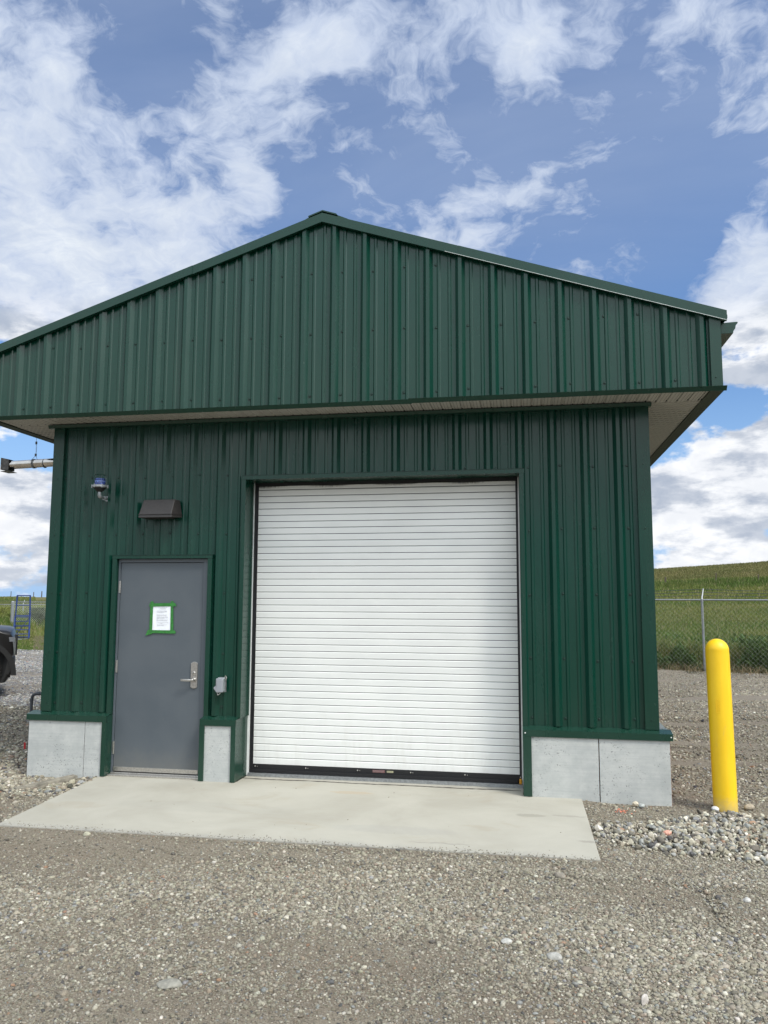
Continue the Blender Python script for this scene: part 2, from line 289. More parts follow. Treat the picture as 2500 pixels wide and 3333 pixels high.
# ------------------------------------------------------------------ mesh helpers
class MB:
    def __init__(s): s.v = []; s.f = []; s.m = []; s.mi = 0
    def add(s, vs, fs):
        o = len(s.v); s.v += [tuple(map(float, p)) for p in vs]
        for f in fs: s.f.append(tuple(o+i for i in f)); s.m.append(s.mi)
    def box(s, x0, x1, y0, y1, z0, z1):
        s.add([(x0,y0,z0),(x1,y0,z0),(x1,y1,z0),(x0,y1,z0),(x0,y0,z1),(x1,y0,z1),(x1,y1,z1),(x0,y1,z1)],
              [(0,3,2,1),(4,5,6,7),(0,1,5,4),(1,2,6,5),(2,3,7,6),(3,0,4,7)])
    def quad(s, a, b, c, d): s.add([a, b, c, d], [(0,1,2,3)])
    def prism(s, poly, axis, a, b):
        n = len(poly)
        def mk(p, t):
            return {'x': (t, p[0], p[1]), 'y': (p[0], t, p[1]), 'z': (p[0], p[1], t)}[axis]
        vs = [mk(p, a) for p in poly] + [mk(p, b) for p in poly]
        fs = [tuple(range(n))[::-1], tuple(range(n, 2*n))] + [(i, (i+1) % n, n+(i+1) % n, n+i) for i in range(n)]
        s.add(vs, fs)
    def tube(s, pts, r, n=8, cap=True, closed=False):
        pts = [Vector(p) for p in pts]; rs = r if isinstance(r, (list, tuple)) else [r]*len(pts)
        vs = []; prev = None
        for i, p in enumerate(pts):
            if closed: d = pts[(i+1) % len(pts)] - pts[i-1]
            else: d = pts[min(i+1, len(pts)-1)] - pts[max(i-1, 0)]
            d.normalize()
            u = prev if prev is not None else (Vector((0,0,1)) if abs(d.z) < .9 else Vector((1,0,0)))
            u = (u - d*u.dot(d))
            if u.length < 1e-4: u = d.orthogonal()
            u.normalize(); prev = u; w = d.cross(u)
            for k in range(n):
                a = 2*math.pi*k/n; vs.append(p + (u*math.cos(a) + w*math.sin(a))*rs[i])
        fs = []
        L = len(pts)
        for i in range(L if closed else L-1):
            j = (i+1) % L
            for k in range(n): fs.append((i*n+k, i*n+(k+1) % n, j*n+(k+1) % n, j*n+k))
        if cap and not closed: fs += [tuple(range(n))[::-1], tuple(range((L-1)*n, L*n))]
        s.add(vs, fs)
    def lathe(s, prof, c=(0,0,0), axis=(0,0,1), n=24, cap=True):
        ax = Vector(axis).normalized(); u = ax.orthogonal().normalized(); w = ax.cross(u); c = Vector(c)
        vs = []
        for r, h in prof:
            for k in range(n):
                a = 2*math.pi*k/n; vs.append(c + ax*h + (u*math.cos(a)+w*math.sin(a))*r)
        fs = []
        for i in range(len(prof)-1):
            for k in range(n): fs.append((i*n+k, i*n+(k+1) % n, (i+1)*n+(k+1) % n, (i+1)*n+k))
        if cap: fs += [tuple(range(n))[::-1], tuple(range((len(prof)-1)*n, len(prof)*n))]
        s.add(vs, fs)
def obj(name, mb, mats, parent=None, bevel=0, smooth=False, seg=2):
    me = bpy.data.meshes.new(name); me.from_pydata(mb.v, [], mb.f)
    if not isinstance(mats, (list, tuple)): mats = [mats]
    for q in mats: me.materials.append(q)
    me.polygons.foreach_set('material_index', mb.m)
    if smooth: me.polygons.foreach_set('use_smooth', [True]*len(mb.f))
    me.update()
    o = bpy.data.objects.new(name, me); COL.objects.link(o)
    if smooth:
        try: me.set_sharp_from_angle(angle=R(38))
        except Exception: pass
    if bevel:
        bv = o.modifiers.new('bevel', 'BEVEL'); bv.width = bevel; bv.segments = seg; bv.limit_method = 'ANGLE'; bv.angle_limit = R(35)
    if parent is not None: o.parent = parent
    return o
def tag(o, label=None, cat=None, group=None, kind=None):
    if label: o['label'] = label
    if cat: o['category'] = cat
    if group: o['group'] = group
    if kind: o['kind'] = kind
    return o
def thing(name, label, cat, loc=(0,0,0), rz=0, group=None):
    o = bpy.data.objects.new(name, None); COL.objects.link(o); o.location = loc; o.rotation_euler = (0,0,rz)
    o.empty_display_size = .2
    return tag(o, label, cat, group)
def place_local(o, loc):
    """mesh written in world coordinates, hung under an Empty at loc"""
    for c in o.children: c.matrix_parent_inverse = Matrix.Translation(-Vector(loc))

# ================================================================== THE BUILDING
P = 0.3048
W = 20*P                # 6.096 wall width
LEN = 24*P              # depth
ZB, ZT = 0.611, 3.60
GY = -0.454             # gable face
EV = 0.58               # eave overhang
ZS = 3.632
SL = 0.3315
PK = 5.475              # top of the gable sheet at the ridge
CXB = W/2
bld = thing('metal_building', 'dark green ribbed metal building with white roller door, gable roof and grey personnel door', 'building')

def ribs_profile(u0, u1, r0, extra=None):
    """break points (u, depth) for R-panel between u0 and u1 with a rib centred at r0 + k*P"""
    bp = []
    k0 = int(math.floor((u0-r0)/P))-1; k1 = int(math.ceil((u1-r0)/P))+1
    for k in range(k0, k1+1):
        c = r0+k*P
        bp += [(c-.0465, 0), (c-.0165, .0365), (c+.0165, .0365), (c+.0465, 0)]
        for q in (P/3, 2*P/3):
            bp += [(c+q-.018, 0), (c+q-.009, .0075), (c+q+.009, .0075), (c+q+.018, 0)]
    def dep(u):
        for (a, da), (b_, db) in zip(bp, bp[1:]):
            if a <= u <= b_: return da+(db-da)*(u-a)/(b_-a)
        return 0
    return [(u0, dep(u0))] + [p for p in bp if u0+1e-4 < p[0] < u1-1e-4] + [(u1, dep(u1))]
def panel(mb, u0, u1, zb, zt, r0, fn):
    """zt may be a function of u. fn(u, depth, z) -> world."""
    pts = ribs_profile(u0, u1, r0)
    ztf = zt if callable(zt) else (lambda u: zt)
    for (a, da), (b_, db) in zip(pts, pts[1:]):
        mb.quad(fn(a, da, zb), fn(b_, db, zb), fn(b_, db, ztf(b_)), fn(a, da, ztf(a)))
def closures(mb, u0, u1, zb, r0, fn):
    k0 = int(math.floor((u0-r0)/P)); k1 = int(math.ceil((u1-r0)/P))
    for k in range(k0, k1+1):
        c = r0+k*P
        if u0+.036 < c < u1-.036:
            mb.quad(fn(c-.0455, .001, zb+.004), fn(c+.0455, .001, zb+.004), fn(c+.016, .0350, zb+.004), fn(c-.016, .0350, zb+.004))
def screws(mb, u0, u1, zs, r0, fn, off=.075, ax=(0,-1,0), avoid=None):
    k0 = int(math.floor((u0-r0)/P)); k1 = int(math.ceil((u1-r0)/P))
    for z in zs:
        for k in range(k0-1, k1+1):
            c = r0+k*P+off
            if u0+.01 < c < u1-.01 and not (avoid and avoid(c, z)):
                jz = z + random.uniform(-.012, .012); c += random.uniform(-.006, .006)
                mb.mi = 1; mb.lathe([(.0135, 0), (.0125, .0022)], fn(c, .0, jz), ax, 10); mb.mi = 0
                mb.lathe([(.0092, .0022), (.0060, .0030), (.0056, .0085), (.002, .0092)], fn(c, .0, jz), ax, 8)

front = lambda u, d, z: (u, -d, z)
RJ = 5.833
DX0, DX1, DZT = .748, 1.795, 2.205        # clear edge of the personnel opening in the siding
OX0, OX1, OZT = 2.135, 4.925, 3.010       # same for the roller door
mb = MB()
panel(mb, .0, DX0, ZB+.006, ZT, RJ, front); panel(mb, DX0, DX1, DZT, ZT, RJ, front)
panel(mb, DX1, OX0, ZB+.006, ZT, RJ, front); panel(mb, OX0, OX1, OZT, ZT, RJ, front)
panel(mb, OX1, W, ZB+.006, ZT, RJ, front)
def in_open(c, z): return (DX0-.03 < c < DX1+.03 and z < DZT+.05) or (OX0-.03 < c < OX1+.03 and z < OZT+.03)
screws(mb, .1, W-.1, (.70, 1.222, 1.83, 2.44, 3.045), RJ, front, avoid=in_open)
mb.mi = 1
for a, b_, z in ((0, DX0, ZB+.006), (DX0, DX1, DZT), (DX1, OX0, ZB+.006), (OX0, OX1, OZT), (OX1, W, ZB+.006)): closures(mb, a, b_, z, RJ, front)
obj('front_siding', mb, [M_GREEN, M_DARK], bld)
# side and rear walls
mb = MB()
panel(mb, 0, LEN, ZB+.006, ZT, .15, lambda u, d, z: (W-.020+d, u, z))
obj('side_siding', mb, M_GREEN, bld)
mb = MB()
panel(mb, 0, LEN, ZB+.006, ZT, .15, lambda u, d, z: (.020-d, LEN-u, z))
obj('side_siding', mb, M_GREEN, bld)
mb = MB()
panel(mb, 0, W, ZB+.006, ZT, .15, lambda u, d, z: (W-u, LEN+d, z))
obj('rear_siding', mb, M_GREEN, bld)
# dark core behind the sheets (keeps light out of the inside)
mb = MB()
mb.box(.03, DX0-.01, .012, .10, .02, ZT); mb.box(DX1+.01, OX0-.02, .012, .10, .02, ZT); mb.box(OX1+.03, W-.03, .012, .10, .02, ZT)
mb.box(DX0-.01, DX1+.01, .012, .10, DZT+.01, ZT); mb.box(OX0-.02, OX1+.03, .012, .10, OZT+.02, ZT)
mb.box(.03, .06, .10, LEN-.02, .02, ZT); mb.box(W-.06, W-.03, .10, LEN-.02, .02, ZT); mb.box(.06, W-.06, LEN-.06, LEN-.02, .02, ZT)
obj('wall_core', mb, M_DARK, bld)
# corner trims
for s in (0, 1):
    mb = MB()
    x0, x1 = (-.018, .100) if s == 0 else (W-.100, W+.018)
    mb.box(x0, x1, -.037, -.034, ZB+.004, ZT-.002)
    xs = (-.021, -.018) if s == 0 else (W+.018, W+.021)
    mb.box(xs[0], xs[1], -.037, .09, ZB+.004, ZT-.002)
    xr = (.0975, .100) if s == 0 else (W-.100, W-.0975)
    mb.box(xr[0], xr[1], -.034, -.001, ZB+.004, ZT-.002)
    for z in (.70, 1.222, 1.83, 2.44, 3.045):
        mb.lathe([(.0088, 0), (.0088, .0022), (.0055, .0026), (.0052, .0075), (.002, .0082)], (x0+.062 if s == 0 else x1-.062, -.037, z), (0,-1,0), 8)
    obj('corner_trim', mb, M_TRIM, bld)
# channel at the head of the wall
mb = MB(); mb.box(-.075, W+.045, -.062, -.002, ZT-.012, ZT+.022); mb.prism([(-.080, ZT+.022), (-.064, ZT-.006), (-.060, ZT-.006), (-.0625, ZT+.022)], 'x', -.075, W+.045)
obj('head_channel', mb, M_TRIM, bld)

# gable sheet
RK = 3.4727
gf = lambda u, d, z: (u, GY-d, z)
mb = MB()
gt = lambda u: PK - SL*abs(u-CXB)
GX0, GX1 = -EV+.0, W+EV
pts = [p for p in ribs_profile(GX0, GX1, RK)]
for (a, da), (b_, db) in zip(pts, pts[1:]):
    if a < CXB < b_:
        dm = da+(db-da)*(CXB-a)/(b_-a)
        mb.quad(gf(a, da, ZS), gf(CXB, dm, ZS), gf(CXB, dm, gt(CXB)), gf(a, da, gt(a)))
        mb.quad(gf(CXB, dm, ZS), gf(b_, db, ZS), gf(b_, db, gt(b_)), gf(CXB, dm, gt(CXB)))
    else: mb.quad(gf(a, da, ZS), gf(b_, db, ZS), gf(b_, db, gt(b_)), gf(a, da, gt(a)))
screws(mb, GX0+.08, GX1-.08, (3.722, 4.332, 4.935), RK, gf, avoid=lambda c, z: z > gt(c)-.12)
mb.mi = 1; closures(mb, GX0, GX1, ZS, RK, gf)
obj('gable_siding', mb, [M_GREEN, M_DARK], bld)
mb = MB(); mb.prism([(GX0+.02, ZS+.02), (GX1-.02, ZS+.02), (GX1-.02, gt(GX1)-.01), (CXB, PK-.01), (GX0+.02, gt(GX0)-.01)], 'y', GY+.01, GY+.05)
obj('gable_backing', mb, M_DARK, bld)
for s in (-1, 1):
    mb = MB(); xc = CXB+s*(CXB+EV)
    x0, x1 = sorted((xc+s*.002, xc-s*.092))
    mb.box(x0, x1, GY-.037, GY-.034, ZS-.002, gt(xc)+.0)
    xr = xc-s*.092; mb.box(min(xr, xr+s*.003), max(xr, xr+s*.003), GY-.034, GY-.001, ZS-.002, gt(xc)+.015)
    for z in (3.722,): mb.lathe([(.0088, 0), (.0088, .0022), (.0055, .0026), (.0052, .0075), (.002, .0082)], (xc-s*.055, GY-.037, z), (0,-1,0), 8)
    obj('gable_corner_trim', mb, M_TRIM, bld)
    # vertical fascia down the side, ribbed like the walls
    mb = MB()
    if s > 0: fn = lambda u, d, z: (xc-.039+d, u, z)
    else: fn = lambda u, d, z: (xc+.039-d, (LEN+.45)-(u-GY)+0, z)
    zt_side = gt(xc)-.03
    panel(mb, GY, LEN+.45, ZS, zt_side, .1, fn)
    mb.box(*sorted((xc-s*.0385, xc-s*.0005)), GY-.033, GY+.06, ZS+.001, zt_side)
    obj('eave_fascia', mb, M_GREEN, bld)
    # flat underside trim of the eave
    mb = MB()
    xa, xb = sorted((xc+s*.030, xc-s*.085))
    mb.box(xa, xb, GY-.045, 2.30, ZS-.010, ZS-.004); mb.box(xa, xb, 2.306, LEN+.45, ZS-.0105, ZS-.0045)
    mb.box(*sorted((xc-s*.080, xc-s*.085)), GY, LEN+.45, ZS-.004, ZS+.018)
    obj('eave_underside_trim', mb, M_TRIM_DULL, bld)
# drip strip under the gable (two lengths lapped)
mb = MB()
mb.prism([(GY-.054, ZS+.0), (GY-.026, ZS-.037), (GY-.022, ZS-.037), (GY-.048, ZS+.002)], 'x', GX0-.03, 3.93); mb.box(GX0-.03, 3.93, GY-.036, GY+.02, ZS-.014, ZS-.008)
mb.prism([(GY-.060, ZS+.006), (GY-.030, ZS-.032), (GY-.0265, ZS-.032), (GY-.054, ZS+.008)], 'x', 3.90, GX1+.030); mb.box(3.935, GX1-.09, GY-.036, GY+.02, ZS-.0145, ZS-.0085)
obj('gable_drip_strip', mb, M_TRIM, bld)
# soffits: front run with joints every 95 mm, side runs
mb = MB(); pit = .0953
x = -EV+.09
while x < W+EV-.09:
    x1 = min(x+pit, W+EV-.09)
    mb.mi = 0
    mb.quad((x+.007, GY, ZS), (x+.007, -.004, ZS), (x1-.007, -.004, ZS), (x1-.007, GY, ZS))
    mb.quad((x1-.007, GY, ZS), (x1-.007, -.004, ZS), (x1, -.004, ZS+.009), (x1, GY, ZS+.009))
    mb.quad((x1, GY, ZS+.009), (x1, -.004, ZS+.009), (x1+.007, -.004, ZS), (x1+.007, GY, ZS))
    mb.mi = 1
    if not (-.05 < x1 < W+.05 and False): mb.add([(x1-.009, -.070, ZS-.002), (x1+.009, -.070, ZS-.002), (x1, -.070, ZS+.008), (x1-.009, -.064, ZS-.002), (x1+.009, -.064, ZS-.002), (x1, -.064, ZS+.008)], [(0,1,2), (5,4,3), (0,3,4,1)])
    x = x1
mb.mi = 0; mb.box(-EV+.085, W+EV-.085, GY+.001, -.0, ZS+.012, ZS+.016)
obj('front_soffit', mb, [M_SOFF_F, M_DARK], bld)
for s in (-1, 1):
    mb = MB(); xi = CXB+s*(CXB+.002); xo = CXB+s*(CXB+EV-.083)
    y = 0.004
    while y < LEN+.44:
        y1 = y+pit
        q = lambda ya, za, yb, zb_: mb.quad((xi, ya, za), (xo, ya, za), (xo, yb, zb_), (xi, yb, zb_))
        q(y+.007, ZS-.001, y1-.007, ZS-.001); q(y1-.007, ZS-.001, y1, ZS+.008); q(y1, ZS+.008, y1+.007, ZS-.001)
        y = y1
    mb.box(min(xi, xo), max(xi, xo), .0, .004, ZS-.003, ZS+.012); mb.box(min(xi, xo), max(xi, xo), .004, LEN+.44, ZS+.012, ZS+.016)
    obj('side_soffit', mb, M_SOFF_S, bld)
# rake trims, roof, ridge cap
for s in (-1, 1):
    mb = MB()
    xe = CXB+s*(CXB+EV+.052)
    zp, ze = 5.533, 5.533-SL*abs(xe-CXB)
    xm = CXB+s*1.35; zm = 5.533-SL*1.35
    poly = lambda xa, za, xb, zb_, h: [(xa, za), (xb, zb_), (xb, zb_-h), (xa, za-h)]
    mb.prism(poly(CXB, zp, xm, zm, .090), 'y', GY-.060, GY-.055)
    mb.prism(poly(xm-s*.02, zm+SL*.02, xe, ze, .087), 'y', GY-.0645, GY-.0605)
    mb.prism(poly(CXB, zp-.087, xe, ze-.087, .004), 'y', GY-.055, GY-.028)
    mb.prism(poly(CXB, zp-.001, xe, ze-.001, .004), 'y', GY-.055, GY+.10)
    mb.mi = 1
    if s > 0: mb.prism(poly(CXB+1.2, zp-.0865-SL*1.2, xe, ze-.0865, .0055), 'y', GY-.0665, GY-.0648)  # pale strip: light reflecting off the hem, painted on the right slope only
    obj('rake_trim', mb, [M_TRIM, M_HEM_GLINT], bld)
    mb = MB()
    mb.prism(poly(CXB, zp-.012, xe+s*.02, ze-.012-SL*.02, .03), 'y', GY+.0, LEN+.45)
    for k in range(26):
        yy = .0+k*P
        if yy > GY+.2: mb.prism(poly(CXB+s*.05, zp-.030+.03, xe+s*.02, ze-.030-SL*.02+.03, .016), 'y', yy-.014, yy+.014)
    obj('roof', mb, M_GREEN, bld)
mb = MB()
capz = 5.570
mb.prism([(CXB-.145, capz-.055), (CXB-.140, capz-.048), (CXB, capz), (CXB+.140, capz-.048), (CXB+.150, capz-.062), (CXB+.142, capz-.062), (CXB, capz-.012), (CXB-.140, capz-.062)], 'y', GY-.045, LEN+.45)
mb.prism([(CXB-.25, 5.462), (CXB-.14, 5.520), (CXB, 5.556), (CXB+.14, 5.520), (CXB+.25, 5.470), (CXB+.24, 5.455), (CXB, 5.53), (CXB-.24, 5.452)], 'y', GY-.02, LEN+.45)
obj('ridge_cap', mb, M_TRIM, bld)
# gutters
for s in (-1, 1):
    mb = MB(); xo = CXB+s*(CXB+EV+.036)
    pr = [(0, 4.200), (.104, 4.200), (.108, 4.222), (.124, 4.245), (.130, 4.278), (.146, 4.292), (.146, 4.303), (.140, 4.305), (0, 4.300)]
    mb.prism([(xo+s*a, z-.045) for a, z in pr], 'y', GY+.10, LEN+.45)
    obj('gutter', mb, M_TRIM, bld, bevel=.002)

# ---- foundation boards, flashings, trims round the openings
FY = -.1055
for x0, x1 in ((-.094, .529), (.5345, .732), (1.812, 2.098), (4.975, 5.573), (5.581, W+.094)):
    mb = MB(); mb.box(x0, x1, FY, FY+.02, -.12, .545)
    obj('cement_board', mb, M_CEMENT, bld, bevel=.0015)
mb = MB()
mb.box(.51, .74, FY+.0205, FY+.03, -.1, .54); mb.box(5.5, 5.65, FY+.0205, FY+.03, -.1, .54)
mb.box(-.098, .01, FY+.0205, LEN+.08, -.1, .532); mb.box(W-.01, W+.099, FY+.0205, LEN+.08, -.1, .532); mb.box(.01, W-.01, LEN, LEN+.08, -.1, .545)
mb.box(.01, .75, -.085, .012, -.1, .545); mb.box(1.79, 2.12, -.085, .012, -.1, .545); mb.box(4.93, W-.01, -.085, .012, -.1, .545)
obj('foundation_insulation', mb, M_OSB, bld)
# thin joint line in the narrow board (a separate strip on top)
def flash(x0, x1, left_ret=False, right_ret=False):
    mb = MB()
    mb.box(x0, x1, -.1165, -.1135, .533, .592)
    mb.box(x0, x1, -.121, -.1165, .533, .5375)       # kick-out lip
    mb.quad((x0, -.1165, .5922), (x1, -.1165, .5922), (x1, -.001, .6165), (x0, -.001, .6165))
    for c, r in ((x0, left_ret), (x1, right_ret)):
        pass
    return mb
mb = flash(-.121, .771)
mb.box(-.121, -.1185, -.1135, LEN+.11, .533, .592)
mb.quad((-.121, -.1165, .5923), (-.001, .0, .6166), (-.001, LEN, .6166), (-.121, LEN+.11, .5923))
mb.lathe([(.006, 0), (.005, .004)], (-.105, -.1165, .562), (0,-1,0), 8)
obj('base_flashing', mb, M_TRIM, bld)
mb = flash(1.766, 2.140); obj('base_flashing', mb, M_TRIM, bld)
mb = flash(4.903, W+.121)
mb.box(W+.1185, W+.121, -.1135, LEN+.11, .533, .592)
mb.quad((W+.121, -.1165, .5923), (W+.121, LEN+.11, .5923), (W+.001, LEN, .6166), (W+.001, .0, .6166))
mb.mi = 1
for x in (4.925, W+.105): mb.lathe([(.0065, 0), (.005, .004)], (x, -.1165, .565), (0,-1,0), 8)
obj('base_flashing', mb, [M_TRIM, M_WHITE], bld)

def post_trim(x0, x1, ret, yb, ztop=.533):
    """vertical face trim over the boards with its return into the reveal"""
    mb = MB()
    mb.box(x0, x1, -.1215, -.1185, .004, ztop)
    xr = (x1-.003, x1) if ret > 0 else (x0, x0+.003)
    mb.box(xr[0], xr[1], -.1185, yb, .004, ztop)
    xl = (x0, x0+.003) if ret > 0 else (x1-.003, x1)
    mb.box(xl[0], xl[1], -.1185, FY, .004, ztop)
    return mb
obj('opening_trim', post_trim(.724, .771, 1, .03, .532), M_TRIM, bld)
obj('opening_trim', post_trim(1.766, 1.816, -1, .03, .532), M_TRIM, bld)
obj('opening_trim', post_trim(2.092, 2.140, 1, .215, .532), M_TRIM, bld)
obj('opening_trim', post_trim(4.903, 4.980, -1, .215, .532), M_TRIM, bld)
for xa, xb, yb in ((.768, .771, .03), (1.766, 1.769, .03), (2.137, 2.140, .215), (4.903, 4.906, .215)):   # the ends of the ledge turned into the reveals
    mb = MB(); mb.box(xa, xb, -.1185, yb, .533, .596); obj('ledge_end_trim', mb, M_TRIM, bld)
# personnel door trim
mb = MB()
for x0, x1, xr in ((.722, .768, .765), (1.770, 1.817, 1.770)):
    mb.box(x0, x1, -.040, -.037, .600, 2.185)
    mb.box(xr, xr+.003, -.037, .03, .600, 2.185)
    xo = x0 if xr > x0 else x1-.003
    mb.box(xo, xo+.003, -.037, -.001, .600, 2.185)
mb.box(.718, 1.821, -.042, -.039, 2.186, 2.221); mb.box(.718, 1.821, -.037, .03, 2.1862, 2.1892)
mb.box(.718, 1.821, -.047, -.001, 2.2215, 2.2245)
obj('door_trim', mb, M_TRIM, bld)
# roller door trim and reveals
mb = MB()
mb.box(2.116, 2.156, -.040, -.037, .600, 2.985); mb.box(4.906, 4.950, -.040, -.037, .600, 2.985)
mb.box(2.116, 2.119, -.037, -.001, .600, 2.985); mb.box(4.947, 4.950, -.037, -.001, .600, 2.985)
mb.box(2.153, 2.156, -.037, .215, .598, 2.985); mb.box(4.906, 4.909, -.037, .215, .598, 2.985)
mb.box(2.108, 4.956, -.042, -.039, 2.986, 3.028); mb.box(2.108, 4.956, -.037, .215, 2.9862, 2.9892)
mb.box(2.108, 4.956, -.048, -.001, 3.0285, 3.0315)
obj('roller_door_trim', mb, M_TRIM, bld)

# ---- personnel door
mb = MB()
FR = .735; 
mb.box(.7715, .7915, .000, .10, .022, 2.183); mb.box(1.7125, 1.7655, .000, .10, .022, 2.183); mb.box(.7915, 1.7125, .000, .10, 2.148, 2.183)
mb.box(.7915, .806, .075, .10, .022, 2.148); mb.box(1.698, 1.7125, .075, .10, .022, 2.148)
obj('door_frame', mb, M_FRAME, bld, bevel=.0015)
D0, D1 = .7955, 1.7085
mb = MB(); mb.box(D0, D1, .014, .058, .048, 2.1435)
door = obj('door', mb, M_GREYDOOR, bld, bevel=.0015)
mb = MB(); mb.box(D0+.001, D1-.001, .004, .0135, .036, .078)
for k in range(6): mb.lathe([(.006, 0), (.005, .0025)], (D0+.08+k*.150, .004, .058), (0,-1,0), 8)
obj('door_sweep', mb, M_STEEL, door, bevel=.001)
for zc in (1.895, 1.08, .265):
    mb = MB()
    for k in range(5): mb.lathe([(.0075, 0), (.0075, .0232)], (D0-.002, .004, zc-.062+k*.025), (0,0,1), 10)
    mb.box(D0-.014, D0-.002, -.004, -.0005, zc-.06, zc+.06)
    obj('hinge', mb, M_STEEL, door, smooth=False)
hx = 1.640
mb = MB()
n = 10
def arch_plate(x0, x1, z0, z1, rise):
    top = [(x1-(x1-x0)*i/n, z1-rise+rise*math.sin(math.pi*i/n)) for i in range(n+1)]
    bot = [(x0+(x1-x0)*i/n, z0+rise-rise*math.sin(math.pi*i/n)) for i in range(n+1)]
    return bot+top
mb.prism(arch_plate(hx-.035, hx+.035, .875, 1.140, .014), 'y', .000, .0135)
plate = obj('handle_plate', mb, M_STEEL, door, bevel=.002)
mb = MB()
mb.lathe([(.021, 0), (.021, .006), (.014, .010), (.014, .045), (.011, .052)], (hx+.002, 0, .962), (0,-1,0), 20)
mb.tube([(hx+.002, -.046, .962), (hx-.03, -.050, .962), (hx-.07, -.050, .962), (hx-.112, -.046, .960)], [.0125, .0125, .012, .011], 12)
mb.box(hx-.116, hx-.02, -.060, -.040, .950, .972)
obj('lever', mb, M_STEEL, plate, bevel=.003, smooth=True)
mb = MB(); mb.lathe([(.017, 0), (.017, .006), (.013, .009), (.006, .0095)], (hx, 0, 1.028), (0,-1,0), 20)
mb.mi = 1; mb.box(hx-.0015, hx+.0015, -.0100, -.0094, 1.019, 1.037)
obj('lock_cylinder', mb, [M_STEEL, M_DARK], plate)
mb = MB(); mb.box(.772, 1.7655, -.07, .09, .0, .018); mb.box(.78, 1.76, -.02, .06, .018, .028)
obj('threshold', mb, M_STEEL, bld, bevel=.003)
mb = MB(); mb.box(.80, 1.70, .058, .09, .03, 2.16); obj('door_core', mb, M_DARK, bld)

# ---- roller door
rd = MB()
CY0 = .240
z = .112; pitch = .0667; k = 0
x0, x1 = 2.196, 4.878
while z < 2.965:
    zt = min(z+pitch, 3.02)
    rd.quad((x0, CY0, z+.003), (x1, CY0, z+.003), (x1, CY0-.0025, zt-.010), (x0, CY0-.0025, zt-.010))
    rd.quad((x0, CY0-.0025, zt-.010), (x1, CY0-.0025, zt-.010), (x1, CY0+.001, zt-.0035), (x0, CY0+.001, zt-.0035))
    rd.quad((x0, CY0+.001, zt-.0035), (x1, CY0+.001, zt-.0035), (x1, CY0+.012, zt-.0030), (x0, CY0+.012, zt-.0030))
    rd.mi = 1
    rd.quad((x0, CY0+.010, zt-.0036), (x1, CY0+.010, zt-.0036), (x1, CY0+.010, zt+.0042), (x0, CY0+.010, zt+.0042))
    rd.mi = 0
    rd.quad((x0, CY0+.012, zt+.003), (x1, CY0+.012, zt+.003), (x1, CY0, zt+.003), (x0, CY0, zt+.003))
    z = zt
roller = obj('roller_door', rd, [M_CURTAIN, M_DARK], bld)
mb = MB(); mb.box(x0+.002, x1-.002, CY0-.006, CY0+.02, .062, .112); mb.box(x0-.02, x1-.03, CY0-.022, CY0-.0065, .034, .066)
mb.box(x0-.02, x1-.03, CY0-.006, CY0+.02, .030, .061)
mb.mi = 1
for k in range(6):
    xx = x0+.03+k*.530
    mb.lathe([(.008, 0), (.007, .006), (.003, .008)], (xx, CY0-.006, .092), (0,-1,0), 8); mb.lathe([(.005, 0), (.004, .004)], (xx+.022, CY0-.006, .091), (0,-1,0), 8)
bar = obj('bottom_bar', mb, [M_BLACK, M_STEEL], roller, bevel=.003)
def tint_label(name, x0, x1, z0, z1, ca, cb, parent):
    mb = MB(); mb.box(x0, x1, CY0-.0075, CY0-.0062, z0, z1)
    mb.mi = 1
    for i in range(3):
        zz = z0+(z1-z0)*(.22+.25*i); xx = x0+.004
        while xx < x1-.012:
            w = random.uniform(.004, .012); mb.box(xx, xx+w, CY0-.0083, CY0-.0077, zz, zz+.0028); xx += w+.003
    obj(name, mb, [plain(name+'_a', ca, .5), plain(name+'_b', cb, .5)], parent)
tint_label('warning_label', 3.437, 3.560, .078, .104, (.16, .07, .07), (.30, .24, .24), bar)
tint_label('warning_label', 3.580, 3.645, .082, .100, (.42, .40, .26), (.25, .24, .16), bar)
# ragged brush seal under the head
mb = MB(); mb.box(2.16, 4.903, .222, .238, 2.962, 3.0)
x = 2.17
while x < 4.895:
    h = .016+.010*math.sin(x*9)+random.uniform(0, .012); w = random.uniform(.004, .009)
    mb.add([(x, .229, 2.964), (x+w, .229, 2.964), (x+w*.5+random.uniform(-.004, .004), .227, 2.962-h)], [(0,1,2)]); mb.add([(x, .231, 2.964), (x+w, .231, 2.964), (x+w, .231, 2.952), (x, .231, 2.952)], [(0,1,2,3)])
    x += w*.7
obj('brush_seal', mb, M_BLACK, bld)
mb = MB(); mb.box(2.1405, 2.163, .2155, .2285, .0, 2.66); mb.box(2.1405, 2.164, .2155, .2280, 2.6605, 2.984)
obj('jamb_seal', mb, M_WHITE, bld)
mb = MB(); mb.box(4.890, 4.9025, .2155, .2285, .0, 2.984)
obj('jamb_seal', mb, M_WHITE, bld)
mb = MB(); mb.box(2.141, 2.203, .2290, .2366, .0, 3.0); mb.box(4.868, 4.903, .2290, .2385, .0, 3.0)
mb.box(2.05, 2.185, .250, .35, .0, 3.1); mb.box(4.868, 5.0, .250, .35, .0, 3.1); mb.box(2.05, 5.0, .250, .35, 2.97, 3.3); mb.box(2.14, 4.93, .262, .30, .0, 3.0)
obj('door_guide', mb, M_BLACK, bld, bevel=.0)
mb = MB(); mb.box(4.864, 4.888, .185, .220, .035, .082)
obj('door_stop', mb, plain('amber_rubber', (.65, .30, .02), .5), bld, bevel=.006)
mb = MB(); mb.box(2.140, 4.903, .105, .40, -.08, -.003)
obj('door_sill', mb, M_CONC, bld, bevel=.004)
mb = MB(); x = 2.15; prev = None
